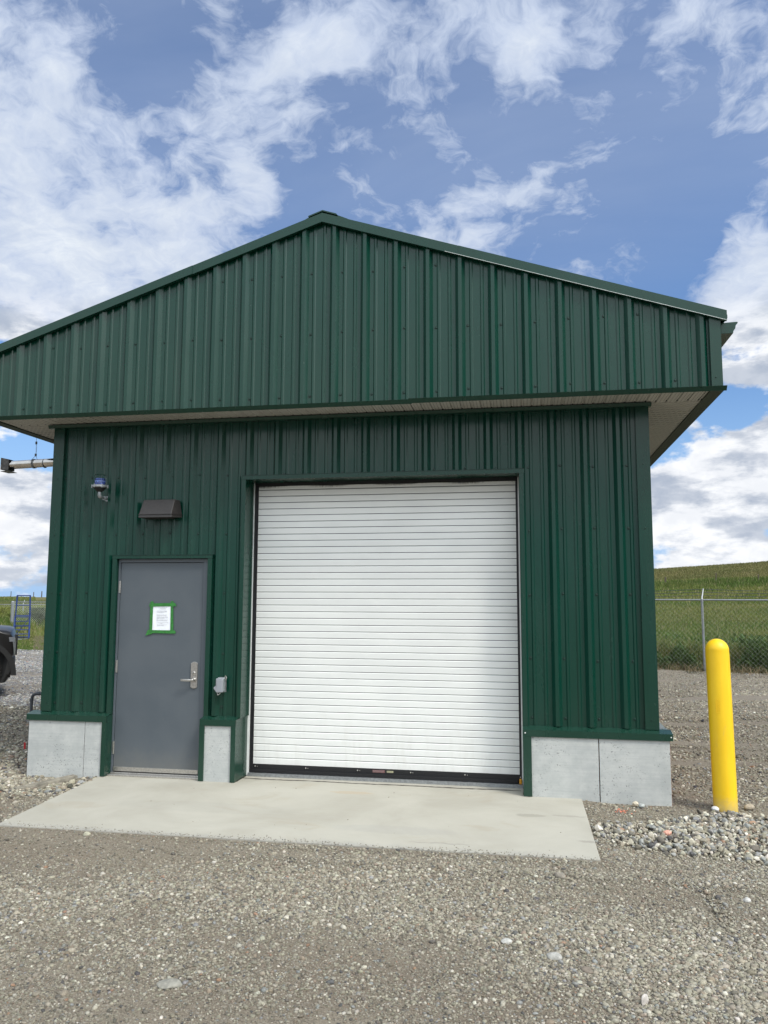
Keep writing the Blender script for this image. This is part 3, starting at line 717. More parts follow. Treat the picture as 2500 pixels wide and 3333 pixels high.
while x < 4.90:
    yc_ = .093+.006*math.sin(x*7)+random.uniform(-.004, .004)-.010*(x-2.15)/2.7; hw_ = random.uniform(.007, .017)
    cur = ((x, yc_-hw_, .0014), (x, yc_+hw_, .0014))
    if prev: mb.quad(prev[0], cur[0], cur[1], prev[1])
    prev = cur; x += .035
obj('slab_joint', mb, plain('joint_dirt', (.055, .048, .040), .95, var=.5, sc=60), bld)
mb = MB(); mb.box(2.16, 4.90, .200, .245, -.0025, .031); obj('sill_plate', mb, M_GALV, bld)

# ================================================================== THINGS ON THE WALL
def anchored(name, label, cat, loc, rz=0, group=None): return thing(name, label, cat, loc, rz, group)
# wall light (wall pack), local: x across, y out of wall negative, z up
wl = anchored('wall_light', 'dark bronze wedge-shaped wall light above the grey personnel door', 'wall light', (1.255, 0, 2.68))
mb = MB()
b0 = [(-.222, -.032, -.075), (.222, -.032, -.075), (.180, -.205, -.088), (-.180, -.205, -.088)]     # lower rim
b1 = [(-.218, -.032, -.040), (.218, -.032, -.040), (.177, -.198, -.046), (-.177, -.198, -.046)]
b2 = [(-.190, -.032, .108), (.190, -.032, .108), (.170, -.115, .108), (-.170, -.115, .108)]
vs = b0+b1+b2; fs = [(0,3,2,1)] + [(i, (i+1) % 4, 4+(i+1) % 4, 4+i) for i in range(4)] + [(4+i, 4+(i+1) % 4, 8+(i+1) % 4, 8+i) for i in range(4)] + [(8,9,10,11)]
mb.add(vs, fs)
obj('housing', mb, M_BROWN, wl, bevel=.006)
mb = MB()
mb.add([(-.224,-.034,-.042), (.224,-.034,-.042), (.1815,-.2065,-.050), (-.1815,-.2065,-.050), (-.224,-.034,-.048), (.224,-.034,-.048), (.1815,-.2065,-.056), (-.1815,-.2065,-.056)], [(1,2,6,5), (2,3,7,6), (3,0,4,7), (0,1,2,3), (4,7,6,5)])
obj('door_seam', mb, M_BROWN, wl)
mb = MB(); mb.box(-.15, .15, -.17, -.05, -.090, -.080); obj('lens', mb, M_DARK, wl)
mb = MB(); mb.box(-.15, .15, -.032, .002, -.07, .09); obj('back_box', mb, M_BROWN, wl)
# beacon
bc = anchored('beacon_light', 'small blue warning beacon on a conduit elbow, left of the wall light', 'beacon', (.622, -.18, 2.90))
mb = MB(); mb.lathe([(.062, .040), (.061, .10), (.056, .146), (.050, .152), (.0, .153)], (0,0,0), (0,0,1), 28, cap=False)
obj('clear_dome', mb, M_GLASSY, bc, smooth=True)
mb = MB(); mb.lathe([(.047, .045), (.048, .075), (.045, .08), (.048, .085), (.046, .108), (.040, .112), (.0, .113)], (0,0,0), (0,0,1), 24, cap=False); mb.mi = 1
mb.lathe([(.0492, .076), (.0492, .086)], (0,0,0), (0,0,1), 24, cap=False)
obj('blue_lens', mb, [M_BLUELENS, M_LBLUELENS], bc, smooth=True)
mb = MB(); mb.lathe([(.0, .012), (.070, .014), (.078, .020), (.078, .036), (.070, .041), (.0, .042)], (0,0,0), (0,0,1), 32)
for k in range(6):
    a = k*math.pi/3+.3; mb.box(.078*math.cos(a)-.006, .078*math.cos(a)+.006, .078*math.sin(a)-.006, .078*math.sin(a)+.006, .01, .046)
obj('rim', mb, M_GALV, bc, bevel=.002)
mb = MB(); mb.lathe([(.0, -.030), (.022, -.028), (.040, -.014), (.062, .013), (.0, .014)], (0,0,0), (0,0,1), 24)
obj('lower_body', mb, M_BLACK, bc, smooth=True)
mb = MB(); mb.tube([(0,0,-.028), (0,0,-.062), (0,.008,-.076), (0,.025,-.082), (0,.07,-.082), (0,.18,-.082)], [.016, .019, .021, .019, .014, .012], 12)
mb.lathe([(.022, 0), (.022, .02)], (0,.09,-.082), (0,1,0), 8); mb.lathe([(.028, 0), (.028, .012)], (0,.148,-.082), (0,1,0), 12)
obj('conduit_arm', mb, M_GALV, bc, smooth=True)
# power outlet with clear in-use cover
oc = anchored('outdoor_outlet', 'clear-covered weatherproof outlet on green siding beside the grey door', 'outlet', (1.962, -.03, .915))
mb = MB(); mb.prism([(-.040, .083), (.040, .083), (.040, -.060), (-.015, -.066), (-.040, -.040)], 'y', 0, -.035); mb.prism([(-.032,.0), (-.028, .0), (-.028, .04), (-.032, .04)], 'y', -.1, -.095)
obj('back_plate', mb, M_GALV, oc, bevel=.003)
mb = MB(); mb.prism([(-.038, .078), (.036, .078), (.036, -.055), (.0, -.060), (-.028, -.062), (-.062, -.020), (-.058, -.008), (-.038, .008)], 'y', -.036, -.095)
obj('clear_cover', mb, M_FROST, oc, bevel=.008, seg=3)
mb = MB(); mb.box(-.018, .020, -.037, -.034, -.035, .055); mb.mi = 1
for z in (.03, -.012): mb.box(-.010, -.006, -.0375, -.0369, z, z+.010); mb.box(.008, .012, -.0375, -.0369, z, z+.010)
obj('socket', mb, [M_WHITE, M_DARK], oc)
for pp, rr in (([(.036, -.05, .07), (.046, -.05, .105), (.058, -.05, .085), (.050, -.05, .06)], .005), ([(-.03, -.07, -.062), (-.02, -.075, -.085), (.005, -.07, -.066)], .004)):
    mb = MB(); mb.tube(pp, rr, 6); obj('cover_latch', mb, M_STEEL, oc)
# taped notice
no = anchored('paper_notice', 'white printed notice taped with green painter tape to the grey door', 'notice', (1.268, .0125, 1.58))
mb = MB()
gx, gz = 10, 14
vs = []; fs = []
for i in range(gx+1):
    for j in range(gz+1):
        u = i/gx-.5; v = j/gz-.5
        wob = .0012*(1+math.sin(u*23+v*9)) + .0010*(1+math.sin(v*31-u*14))
        vs.append((u*.204, -.0012-wob, v*.258))
for i in range(gx):
    for j in range(gz):
        a = i*(gz+1)+j; fs.append((a, a+gz+1, a+gz+2, a+1))
mb.add(vs, fs); obj('sheet', mb, M_PAPER, no, smooth=True)
mb = MB()
rows = [(.100, -.04, .05), (.095, -.02, .035), (.080, -.035, .04), (.066, -.055, .055), (.058, -.055, .05), (.050, -.055, .02), (.028, -.055, .052), (.020, -.055, .045), (.006, -.055, .07), (-.002, -.055, .06), (-.010, -.055, .03), (-.024, -.055, .07), (-.032, -.055, .06), (-.052, -.055, .075), (-.060, -.02, .01), (-.074, -.05, .06), (-.082, -.05, .03)]
for z, a, b_ in rows:
    x = a
    while x < b_:
        w = random.uniform(.004, .013); x2 = min(x+w, b_+.004)
        mb.box(x, x2, -.0064, -.0060, z, z+.0022); x = x2+.0025
obj('print', mb, M_INK, no)
def tape(pts, off):
    mb = MB(); n = len(pts); mb.prism(pts, 'y', -off, -off-.0006); return mb
for k, pts in enumerate(([(-.132, -.130), (-.100, -.128), (-.098, .165), (-.128, .165)], [(.098, -.136), (.132, -.132), (.122, .168), (.094, .170)],
        [(-.142, .112), (.160, .118), (.150, .130), (.156, .124), (.142, .150), (-.136, .146)], [(-.140, -.158), (.150, -.160), (.162, -.150), (.150, -.128), (-.120, -.126)],
        [(-.172, -.184), (-.150, -.178), (-.100, -.166), (-.102, -.120), (-.150, -.128), (-.160, -.160)])):
    obj('tape_strip', tape(pts, .0065+.0007*k), M_TAPE, no)

# exhaust pipe on the left side and its hanger cable
ep = thing('exhaust_pipe', 'shiny steel exhaust pipe sticking out of the left wall with square hooded end', 'pipe', (-.95, .5, 3.31))
def loc(mb_pts, o): return [tuple(np.array(p)-np.array(o)) for p in mb_pts]
PO = (-.95, .5, 3.31)
mb = MB(); mb.tube([(1.0, 0, .03), (.25, 0, .006), (.05, 0, 0)], .0485, 28, cap=False); obj('pipe', mb, plain('polished_steel', (.60, .57, .53), .16, 1.0, .12, 12), ep, smooth=True)
for xx, rr in ((.33, .0525), (.345, .051), (.47, .0505)):
    mb = MB(); mb.tube([(xx, 0, .008), (xx+.008, 0, .008)], rr+.003, 28); obj('band', mb, M_WIRE, ep)
mb = MB()
h = .075
mb.add([(-.04,-h,-h*.85), (-.04,h,-h*.85), (-.04,h,h), (-.04,-h,h), (-.03,-h,-h*.85), (-.03,h,-h*.85), (-.03,h,h), (-.03,-h,h), (.05,-h*.75,-h*.9), (.05,h*.75,-h*.9), (.05,h*.75,h*.78), (.05,-h*.75,h*.78)],
       [(0,3,2,1), (4,5,9,8), (5,6,10,9), (6,7,11,10), (7,4,8,11), (8,9,10,11), (0,1,5,4), (1,2,6,5), (2,3,7,6), (3,0,4,7)])
mb.box(-.04, .075, -h, h, -h*1.12, -h*1.06)
obj('hood', mb, plain('dark_weathered_steel', (.10, .095, .09), .4, .8, .3, 30), ep, bevel=.002)
hc = thing('hanger_cable', 'thin wire cable hanging from the left eave down to the exhaust pipe', 'cable', (-.60, .5, 3.62))
mb = MB()
mb.tube([(0,0,.0), (0,0,-.08), (.004,0,-.19)], .0022, 6); mb.tube([(0,0,-.06), (.01,0,-.10), (.006,0,-.19)], .0015, 6)
mb.tube([(.003,0,-.205), (-.022, -.048, -.27), (-.022, -.048, -.33)], .0022, 6); mb.tube([(.003,0,-.205), (.012, .03, -.27)], .0022, 6)
obj('wire', mb, M_WIRE, hc)
for z in (-.058, -.20):
    mb = MB(); mb.box(-.009, .011, -.006, .006, z-.016, z+.016); obj('clamp', mb, M_PVC, hc, bevel=.002)
# conduit down the left side
cd = thing('conduit', 'dark grey plastic conduit elbowing out of the left wall above the ledge', 'conduit', (-.352, .3, 0))
mb = MB(); mb.tube([(0,0,-.05), (0,0,.675), (.004,0,.705), (.018,0,.728), (.045,0,.742), (.08,0,.745), (.40,0,.745)], .0165, 14)
mb.tube([(0,0,.665), (0,0,.690)], .0205, 14); mb.tube([(.065,0,.745), (.095,0,.745)], .0205, 14); mb.tube([(.17,0,.745), (.24,0,.745)], .0200, 14)
obj('conduit_run', mb, M_PVC, cd, smooth=True)

# ================================================================== GROUND
def vnoise(x, y, s, seed=0):
    """smooth value noise, numpy arrays"""
    g = np.random.default_rng(seed).random((256, 256))
    x = np.asarray(x, float)/s+500.3; y = np.asarray(y, float)/s+500.7
    xi = np.floor(x).astype(int); yi = np.floor(y).astype(int); fx = x-xi; fy = y-yi
    fx = fx*fx*(3-2*fx); fy = fy*fy*(3-2*fy)
    a = g[xi % 256, yi % 256]; b = g[(xi+1) % 256, yi % 256]; c = g[xi % 256, (yi+1) % 256]; d = g[(xi+1) % 256, (yi+1) % 256]
    return (a*(1-fx)+b*fx)*(1-fy)+(c*(1-fx)+d*fx)*fy
def fbm(x, y, s, seed=0, o=4):
    t = 0; a = .5; n = 0
    for i in range(o): t = t+a*vnoise(x, y, s/2**i, seed+i); n += a; a *= .5
    return t/n
def edge_y(x):
    """where the yard's gravel stops and the grass begins"""
    x = np.asarray(x, float)
    return np.where(x < 2.0, 17.4, np.minimum(17.4, 14.55-.43*(x-8.25)))
def slab_dist(x, y):
    xl = .838+(y+1.79)*(-.075)
    dx = np.maximum(np.maximum(xl-x, x-5.42), 0); dy = np.maximum(np.maximum(-1.79-y, y-0), 0)
    return np.sqrt(dx*dx+dy*dy)
def yard_z(x, y):
    x = np.asarray(x, float); y = np.asarray(y, float)
    z = -.032 + (fbm(x, y, 1.7, 5)-.5)*.035
    z = z + np.exp(-((y+2.10)/.13)**2)*.022*(x > .6)*(x < 6.6)*fbm(x, y, .5, 15)*1.5 - np.exp(-((y+2.45)/.22)**2)*.014*(x < 6.0)
    for yc, am in ((2.2, .03), (3.4, .022), (5.0, .03), (8.0, .04)):      # wheel ruts beyond the bollard
        z = z - np.exp(-((y-yc-.22*(x-8))/.28)**2)*am*(x > 6.3)
    k = np.exp(-(slab_dist(x, y)/.16)**2)
    return z*(1-k)+(-.012+(fbm(x, y, .25, 19)-.5)*.012)*k
def terrain_z(x, y):
    x = np.asarray(x, float); y = np.asarray(y, float)
    H = 1.95 + .068*10*np.log1p(np.exp(np.clip((x+46)/10, -30, 30)))
    t = np.clip((y-18)/112, 0, 1)
    up = H*(t**1.25)
    far = np.clip((y-130)/900, 0, 1)
    side = np.clip((np.abs(x)-160)/400, 0, 1)
    z = -.10 + up + (fbm(x, y, 14, 9)-.5)*.35*np.clip((y-20)/30, 0, 1)
    z = z - np.clip(y-135, 0, None)*.0012*np.maximum(H-2, 0)*.12
    return np.where(y < edge_y(x)-.3, -.10, z)
def grid_obj(name, xs, ys, zf, mat, smooth=True):
    X, Y = np.meshgrid(xs, ys, indexing='ij'); Z = zf(X, Y)
    v = np.stack([X, Y, Z], -1).reshape(-1, 3); nx, ny = len(xs), len(ys)
    i, j = np.meshgrid(np.arange(nx-1), np.arange(ny-1), indexing='ij'); a = (i*ny+j).ravel()
    f = np.stack([a, a+ny, a+ny+1, a+1], -1)
    me = bpy.data.meshes.new(name); me.vertices.add(len(v)); me.vertices.foreach_set('co', v.ravel())
    me.loops.add(f.size); me.loops.foreach_set('vertex_index', f.ravel().astype(np.int32))
    me.polygons.add(len(f)); me.polygons.foreach_set('loop_start', np.arange(0, f.size, 4, dtype=np.int32))
    me.update(calc_edges=True); me.materials.append(mat)
    if smooth: me.polygons.foreach_set('use_smooth', np.ones(len(f), bool))
    o = bpy.data.objects.new(name, me); COL.objects.link(o); return o

# yard material: dirty fines with pebble-sized grain
M_YARD, nt, b = new_mat('packed_gravel', .95, (.25, .23, .2))
co = objco(nt)
def vor(nt, vec, sc, out='Distance', feat='F1'):
    n = N(nt, 'ShaderNodeTexVoronoi', feature=feat); inp(nt, n.inputs['Vector'], vec); n.inputs['Scale'].default_value = sc
    return n.outputs[out]
wco = vmath(nt, 'ADD', co, vmath(nt, 'SCALE', noise(nt, co, 30, 2, .5, 0, True), scale=.010))
cA = N(nt, 'ShaderNodeSeparateColor'); nt.links.new(vor(nt, wco, 75, 'Color'), cA.inputs[0])
cB = N(nt, 'ShaderNodeSeparateColor'); nt.links.new(vor(nt, wco, 32, 'Color'), cB.inputs[0])
dA = vor(nt, wco, 75); dB = vor(nt, wco, 32)
big = noise(nt, mapping(nt, co, (.55, 1.4, 1)), .9, 5, .6)
dirtc = mix(nt, maprange(nt, big, .38, .62), (.150, .118, .084), (.200, .168, .124))
fn_ = noise(nt, co, 120, 3, .75); fm_ = noise(nt, co, 42, 4, .8)
c = mix(nt, maprange(nt, fn_, .35, .68, 0, .55), dirtc, (.280, .240, .180))
c = mix(nt, maprange(nt, fn_, .50, .36, 0, .6), c, (.060, .050, .040))
c = mix(nt, maprange(nt, fm_, .56, .66, 0, .8), c, (.330, .310, .265))
c = mix(nt, maprange(nt, fm_, .44, .36, 0, .6), c, (.085, .072, .058))
nt.links.new(c, b.inputs['Base Color'])
bump(nt, b, math_(nt, 'ADD', math_(nt, 'MULTIPLY', fn_, .5), fm_), .9, .012)
def xsp(a, b, s): return np.arange(a, b+s*.5, s)
ys = np.concatenate([[-60, -40, -25, -15, -10, -7], xsp(-5.5, 1.0, .09), xsp(1.4, 8, .4), xsp(9, 19, 1.0)])
xs = np.concatenate([[-70, -50, -35, -25, -18, -13, -9, -6, -4], xsp(-3, 9.0, .09), [9.5, 10, 11, 12, 13.5, 15, 17, 20, 25, 32, 40]])
def yz(X, Y):
    z = yard_z(X, Y); e = edge_y(X) + (fbm(X, Y, .9, 21)-.5)*.8
    return np.where(Y > e, z-.25, z)
yard = grid_obj('gravel_yard', xs, ys, yz, M_YARD); tag(yard, kind='structure')

# grassland sheet
M_LAND, nt, b = new_mat('meadow_ground', .95, (.08, .1, .04), 0, .1)
co = objco(nt)
s = N(nt, 'ShaderNodeSeparateXYZ'); nt.links.new(co, s.inputs[0])
n1 = noise(nt, mapping(nt, co, (.5, 1, 1)), .10, 6, .6); n2 = noise(nt, mapping(nt, co, (1.6, .6, 1)), 1.2, 6, .7); n3 = noise(nt, mapping(nt, co, (2.5, .7, 1)), 5, 4, .7)
c = mix(nt, maprange(nt, n1, .35, .65), (.115, .150, .036), (.190, .188, .062))
c = mix(nt, maprange(nt, n2, .35, .7, 0, .7), c, (.090, .120, .040))
c = mix(nt, maprange(nt, n3, .5, .75, 0, .6), c, (.21, .18, .085))
hill = maprange(nt, math_(nt, 'ADD', s.outputs[1], math_(nt, 'MULTIPLY', n1, 14)), 101, 105)
c = mix(nt, hill, c, mix(nt, maprange(nt, n2, .35, .7), (.165, .145, .066), (.122, .124, .048)))
dirt_rim = maprange(nt, math_(nt, 'ADD', s.outputs[1], math_(nt, 'MULTIPLY', s.outputs[0], .43)), 18.5, 17.9)
c = mix(nt, math_(nt, 'MULTIPLY', dirt_rim, .6), c, (.12, .085, .065))
nt.links.new(c, b.inputs['Base Color'])
bump(nt, b, n3, .8, .15)
ysg = np.concatenate([[-400, -200, -90, -30], xsp(0, 12, 4), xsp(13, 60, 1.0), xsp(63, 160, 3), [170, 185, 205, 235, 280, 350, 460, 640, 900, 1300, 2000, 3000]])
xsg = np.concatenate([[-3000, -1800, -1000, -600, -400, -280], xsp(-220, -60, 6), xsp(-57, 60, 1.5), xsp(64, 140, 5), [160, 200, 280, 400, 600, 1000, 1800, 3000]])
land = grid_obj('grassland', xsg, ysg, terrain_z, M_LAND); tag(land, kind='structure')

# ---- slab
mb = MB()
mb.prism([(.800, -1.790), (5.422, -1.768), (5.418, FY-.002), (5.418, -.060), (4.90, -.060), (4.90, .10), (2.141, .10), (2.141, -.058), (1.768, -.058), (1.768, .0), (.770, .0), (.770, -.060), (.715, -.060), (.700, FY-.004)], 'z', -.14, 0.0)
slab = obj('concrete_slab', mb, M_CONC, None, bevel=.006); tag(slab, kind='structure')

# ================================================================== GRAVEL STONES
def ico():
    t = (1+5**.5)/2
    v = np.array([(-1,t,0),(1,t,0),(-1,-t,0),(1,-t,0),(0,-1,t),(0,1,t),(0,-1,-t),(0,1,-t),(t,0,-1),(t,0,1),(-t,0,-1),(-t,0,1)], float); v /= np.linalg.norm(v[0])
    f = np.array([(0,11,5),(0,5,1),(0,1,7),(0,7,10),(0,10,11),(1,5,9),(5,11,4),(11,10,2),(10,7,6),(7,1,8),(3,9,4),(3,4,2),(3,2,6),(3,6,8),(3,8,9),(4,9,5),(2,4,11),(6,2,10),(8,6,7),(9,8,1)])
    return v, f
def subdiv(v, f):
    v = list(map(tuple, v)); c = {}; nf = []
    def mid(a, b):
        k = (min(a, b), max(a, b))
        if k not in c:
            p = (np.array(v[a])+np.array(v[b]))/2; c[k] = len(v); v.append(tuple(p/np.linalg.norm(p)))
        return c[k]
    for a, b, d in f:
        x, y, z = mid(a, b), mid(b, d), mid(d, a); nf += [(a,x,z),(b,y,x),(d,z,y),(x,y,z)]
    return np.array(v), np.array(nf)
def stone_shapes(n, level, rough, facet):
    lo, hi = (.55, .80) if facet > 10 else (.62, .85)
    out = []
    r = np.random.default_rng(11+level)
    for i in range(n):
        v, f = ico()
        for _ in range(level): v, f = subdiv(v, f)
        v = v*(1+(r.random((len(v), 1))-.5)*rough)
        for _ in range(facet):                      # plane cuts make worn facets
            d = r.normal(size=3); d /= np.linalg.norm(d); h = r.uniform(lo, hi); q = v@d
            v = np.where((q > h)[:, None], v-np.outer(q-h, d)*.95, v)
        out.append((v, f))
    return out
def build_stones(name, px, py, pz, size, flat, shapes, col, mat, tilt=.25):
    n = len(px); which = rng.integers(0, len(shapes), n)
    VV = []; FF = []; CC = []; off = 0
    for k, (v, f) in enumerate(shapes):
        idx = np.where(which == k)[0]; m_ = len(idx)
        if not m_: continue
        sc = np.stack([size[idx]*.5, size[idx]*.5*rng.uniform(.6, .9, m_), size[idx]*.5*flat[idx]], -1)
        p = v[None]*sc[:, None, :]
        ax = rng.normal(0, tilt, m_); ay = rng.normal(0, tilt, m_); az = rng.uniform(0, 2*np.pi, m_)
        ca, sa = np.cos(ax)[:, None], np.sin(ax)[:, None]; y_ = p[..., 1]*ca-p[..., 2]*sa; z_ = p[..., 1]*sa+p[..., 2]*ca; x_ = p[..., 0]
        cb, sb = np.cos(ay)[:, None], np.sin(ay)[:, None]; x2 = x_*cb+z_*sb; z2 = -x_*sb+z_*cb
        cc_, sc_ = np.cos(az)[:, None], np.sin(az)[:, None]; x3 = x2*cc_-y_*sc_; y3 = x2*sc_+y_*cc_
        P3 = np.stack([x3+px[idx][:, None], y3+py[idx][:, None], z2+pz[idx][:, None]], -1)
        VV.append(P3.reshape(-1, 3)); nv = len(v)
        FF.append((f[None]+(np.arange(m_)*nv)[:, None, None]+off).reshape(-1, 3)); off += m_*nv
        CC.append(np.repeat(col[idx], nv, axis=0))
    v = np.concatenate(VV); f = np.concatenate(FF); c = np.concatenate(CC)
    me = bpy.data.meshes.new(name); me.vertices.add(len(v)); me.vertices.foreach_set('co', v.astype(np.float32).ravel())
    me.loops.add(f.size); me.loops.foreach_set('vertex_index', f.ravel().astype(np.int32))
    me.polygons.add(len(f)); me.polygons.foreach_set('loop_start', np.arange(0, f.size, 3, dtype=np.int32))
    me.update(calc_edges=True); me.materials.append(mat)
    at = me.attributes.new('tint', 'FLOAT_COLOR', 'POINT'); at.data.foreach_set('color', np.concatenate([c, np.ones((len(c), 1))], 1).astype(np.float32).ravel())
    o = bpy.data.objects.new(name, me); COL.objects.link(o); return o
M_STONE, nt, b = new_mat('river_stone', .85, (.3, .3, .3), 0, .3)
at = N(nt, 'ShaderNodeAttribute', attribute_name='tint')
n1 = noise(nt, objco(nt), 140, 4, .65)
nt.links.new(mix(nt, 1.0, at.outputs['Color'], mix(nt, maprange(nt, n1, .3, .7), (.78, .77, .76), (1.18, 1.18, 1.17)), 'MULTIPLY'), b.inputs['Base Color'])
def palette(n, blue=0.0):
    base = np.array([[.262,.248,.205],[.31,.292,.243],[.205,.19,.158],[.36,.345,.295],[.235,.20,.163],[.14,.132,.118],[.46,.445,.395],[.25,.26,.262],[.60,.585,.54],[.31,.205,.15],[.10,.10,.105]])
    w = np.array([.23,.20,.16,.10,.09,.06,.06,.05,0.006,.006,.03]); 
    if blue: w = np.array([.13,.13,.10,.12,.03,.12,.09,.17,.035,.01,.065])
    w = w/w.sum(); k = rng.choice(len(base), n, p=w)
    return np.clip(base[k]*np.array([.97, .935, .875])*rng.uniform(.84, 1.16, (n, 1))*rng.uniform(.97, 1.03, (n, 3)), .03, .75)
def blocked(x, y, mg=.0):
    inb = (x > -.10-mg) & (x < W+.10+mg) & (y > FY-mg) & (y < LEN+.1)
    xl = .838+(y+1.79)*(-.075)
    ins = (x > xl-mg) & (x < 5.42+mg) & (y > -1.79-mg) & (y < .1)
    bol = (x-6.62)**2+(y+.172)**2 < .098**2
    return inb | ins | bol
def sample(n, dmin, dmax, amin, amax, pw):
    u = rng.random(n); q = 2-pw
    d = (dmin**q+u*(dmax**q-dmin**q))**(1/q); a = rng.uniform(amin, amax, n)
    return CX+d*np.sin(a), CY+d*np.cos(a), d
# azimuth measured clockwise from +Y
x, y, d = sample(360000, 2.9, 7.3, R(-46), R(34), .5)
x2, y2, d2 = sample(230000, 7.3, 32, R(-46), R(-16), 1.15)
x3, y3, d3 = sample(210000, 7.3, 23, R(1), R(34), 1.1)
x = np.concatenate([x, x2, x3]); y = np.concatenate([y, y2, y3]); d = np.concatenate([d, d2, d3])
def cover(x, y): return fbm(x*.55, y*1.5, 1.3, 33)
big = cover(x, y); fine = fbm(x, y, .35, 41)
sdst = slab_dist(x, y)
dirt = np.clip(1-np.abs(y+2.42)/.50, 0, 1)*(x < 6.2)*.9
keep = rng.random(len(x)) < np.clip(.70+1.5*(big-.45)+1.3*(fine-.5)-.26*dirt, .26, 1)
keep &= ~blocked(x, y, .002) & (y < edge_y(x)-.1)
x, y, d, big, fine = x[keep], y[keep], d[keep], big[keep], fine[keep]
n = len(x)
size = np.clip(rng.lognormal(math.log(.0132), .42, n), .007, .045)*(1+.8*(big-.45))
lft = (x < .8) & (y > -1.6); size[lft] *= 1.35
size *= np.where(d > 8, 1.45, 1)
flat = rng.uniform(.30, .65, n)
z = yard_z(x, y)+size*flat*.14
smallsh = stone_shapes(10, 0, .35, 1)
col = palette(n)*(.88+.45*(big[:, None]-.42))
lf_ = ((x < -.3) & (y > 4.5))[:, None]; col = np.where(lf_, np.clip(col.mean()+(col-col.mean(0))*1.1+np.array([.050, .042, .030]), .03, .75), col)
far_ = (d > 8)[:, None]; col = np.where(far_, np.clip(col.mean(0)+(col-col.mean(0))*1.25, .03, .75), col)
g1_ = build_stones('gravel', x, y, z, size, flat, smallsh, col, M_STONE)
tag(g1_, 'loose grey-beige gravel spread over the yard', 'gravel', kind='stuff')
# bigger pebbles among it
x, y, d = sample(30000, 2.9, 17, R(-48), R(36), .8)
keep = ~blocked(x, y, .02) & (y < edge_y(x)-.2) & (rng.random(len(x)) < np.clip(.25+1.6*(cover(x, y)-.44), .10, 1)); x, y, d = x[keep], y[keep], d[keep]; n = len(x)
size = np.clip(rng.lognormal(math.log(.025), .30, n), .017, .060); flat = rng.uniform(.35, .65, n)
lft = (x < .8) & (y > -1.4); size[lft] *= 1.25
g2_ = build_stones('pebbles', x, y, yard_z(x, y)+size*flat*.18, size, flat, stone_shapes(12, 1, .14, 4), palette(n)*1.0, M_STONE)
tag(g2_, 'larger pale pebbles scattered over the gravel yard', 'pebbles', kind='stuff')
# heap of coarse crushed stone round the bollard
nx_ = 15000
x = rng.uniform(5.36, 8.6, nx_); y = rng.uniform(-1.75, .35, nx_)
topy = np.interp(x, [5.4, 5.6, 6.0, 6.35, 6.6, 7.0, 8.6], [-.95, -.72, -.62, -.30, -.22, -.28, -.25])
boty = np.interp(x, [5.4, 5.6, 6.0, 6.6, 7.2, 8.6], [-1.20, -1.40, -1.52, -1.56, -1.45, -1.3])
cov = np.minimum.reduce([(x-5.42)/.15+.3, (y-boty)/.14, (topy-y)/.12]) + (fbm(x, y, .22, 77)-.5)*1.6
keep = (cov > rng.random(nx_)) & ~blocked(x, y, .015); x, y, cov = x[keep], y[keep], cov[keep]; n = len(x)
size = np.clip(rng.lognormal(math.log(.038), .30, n), .018, .085); flat = rng.uniform(.42, .80, n)
z = yard_z(x, y)+size*.2+rng.random(n)*.022*np.clip(cov, 0, 1)
g3_ = build_stones('crushed_stone', x, y, z, size, flat, stone_shapes(22, 2, .05, 13), palette(n, 1)*1.10, M_STONE, .6)
tag(g3_, 'coarse blue-grey crushed stone heaped around the yellow bollard', 'crushed stone', kind='stuff')
# loose stones along the left foundation
nx_ = 2600
x = rng.normal(-.25, .45, nx_); y = rng.normal(-.35, .45, nx_)
keep = ~blocked(x, y, .015) & (x < .5); x, y = x[keep], y[keep]; n = len(x)
size = np.clip(rng.lognormal(math.log(.030), .32, n), .016, .075); flat = rng.uniform(.4, .7, n)
g4_ = build_stones('corner_stones', x, y, yard_z(x, y)+size*.12, size, flat, stone_shapes(14, 1, .08, 8), palette(n)*1.12, M_STONE, .45)
tag(g4_, 'loose pale stones piled at the left front corner of the foundation', 'stones', kind='stuff')
# grit blown on to the slab, thickest along its near rim
n = 900
x = rng.uniform(.85, 5.40, n); y = np.where(rng.random(n) < .95, -1.785+np.abs(rng.normal(0, .028, n))*(.3+2.2*fbm(x, x*0, .5, 91)), rng.uniform(-1.7, -.1, n))
size = rng.uniform(.003, .012, n); flat = rng.uniform(.4, .7, n)
g5_ = build_stones('grit', x, y, size*flat*.2, size, flat, smallsh, palette(n)*rng.uniform(.45, 1.0, (n, 1)), M_STONE)
tag(g5_, 'dark grit and crumbs lying on the concrete slab', 'grit', kind='stuff')

# single rocks one can point to
def rock(label, x, y, s, col, rz=0, seed=0, dz=.0):
    r = np.random.default_rng(seed); v, f = ico()
    for _ in range(3): v, f = subdiv(v, f)
    for _ in range(7):
        dd = r.normal(size=3); dd /= np.linalg.norm(dd); h = r.uniform(.7, .92); q = v@dd
        v = np.where((q > h)[:, None], v-np.outer(q-h, dd)*.8, v)
    v = v*np.array(s)*.5; mb = MB(); mb.add([tuple(p) for p in v], [tuple(q) for q in f])
    o = obj('rock', mb, plain('rock_stone', col, .85, var=.22, sc=45, bmp=.5), None, smooth=True)
    o.location = (x, y, float(yard_z(x, y))+s[2]*.22+dz); o.rotation_euler = (0, 0, rz); tag(o, label, 'rock')
rock('oblong brown rock lying on gravel in front of the slab\'s right part', 5.13, -2.125, (.092, .048, .044), (.25, .22, .18), 2.5, 1)
rock('large flat grey stone sunk in the gravel, nearest the camera', 3.262, -3.90, (.125, .085, .035), (.24, .23, .195), .2, 2)
rock('rounded white-grey rock in the gravel, larger of the two centre right', 5.050, -3.255, (.082, .060, .045), (.36, .35, .32), 2.9, 3)
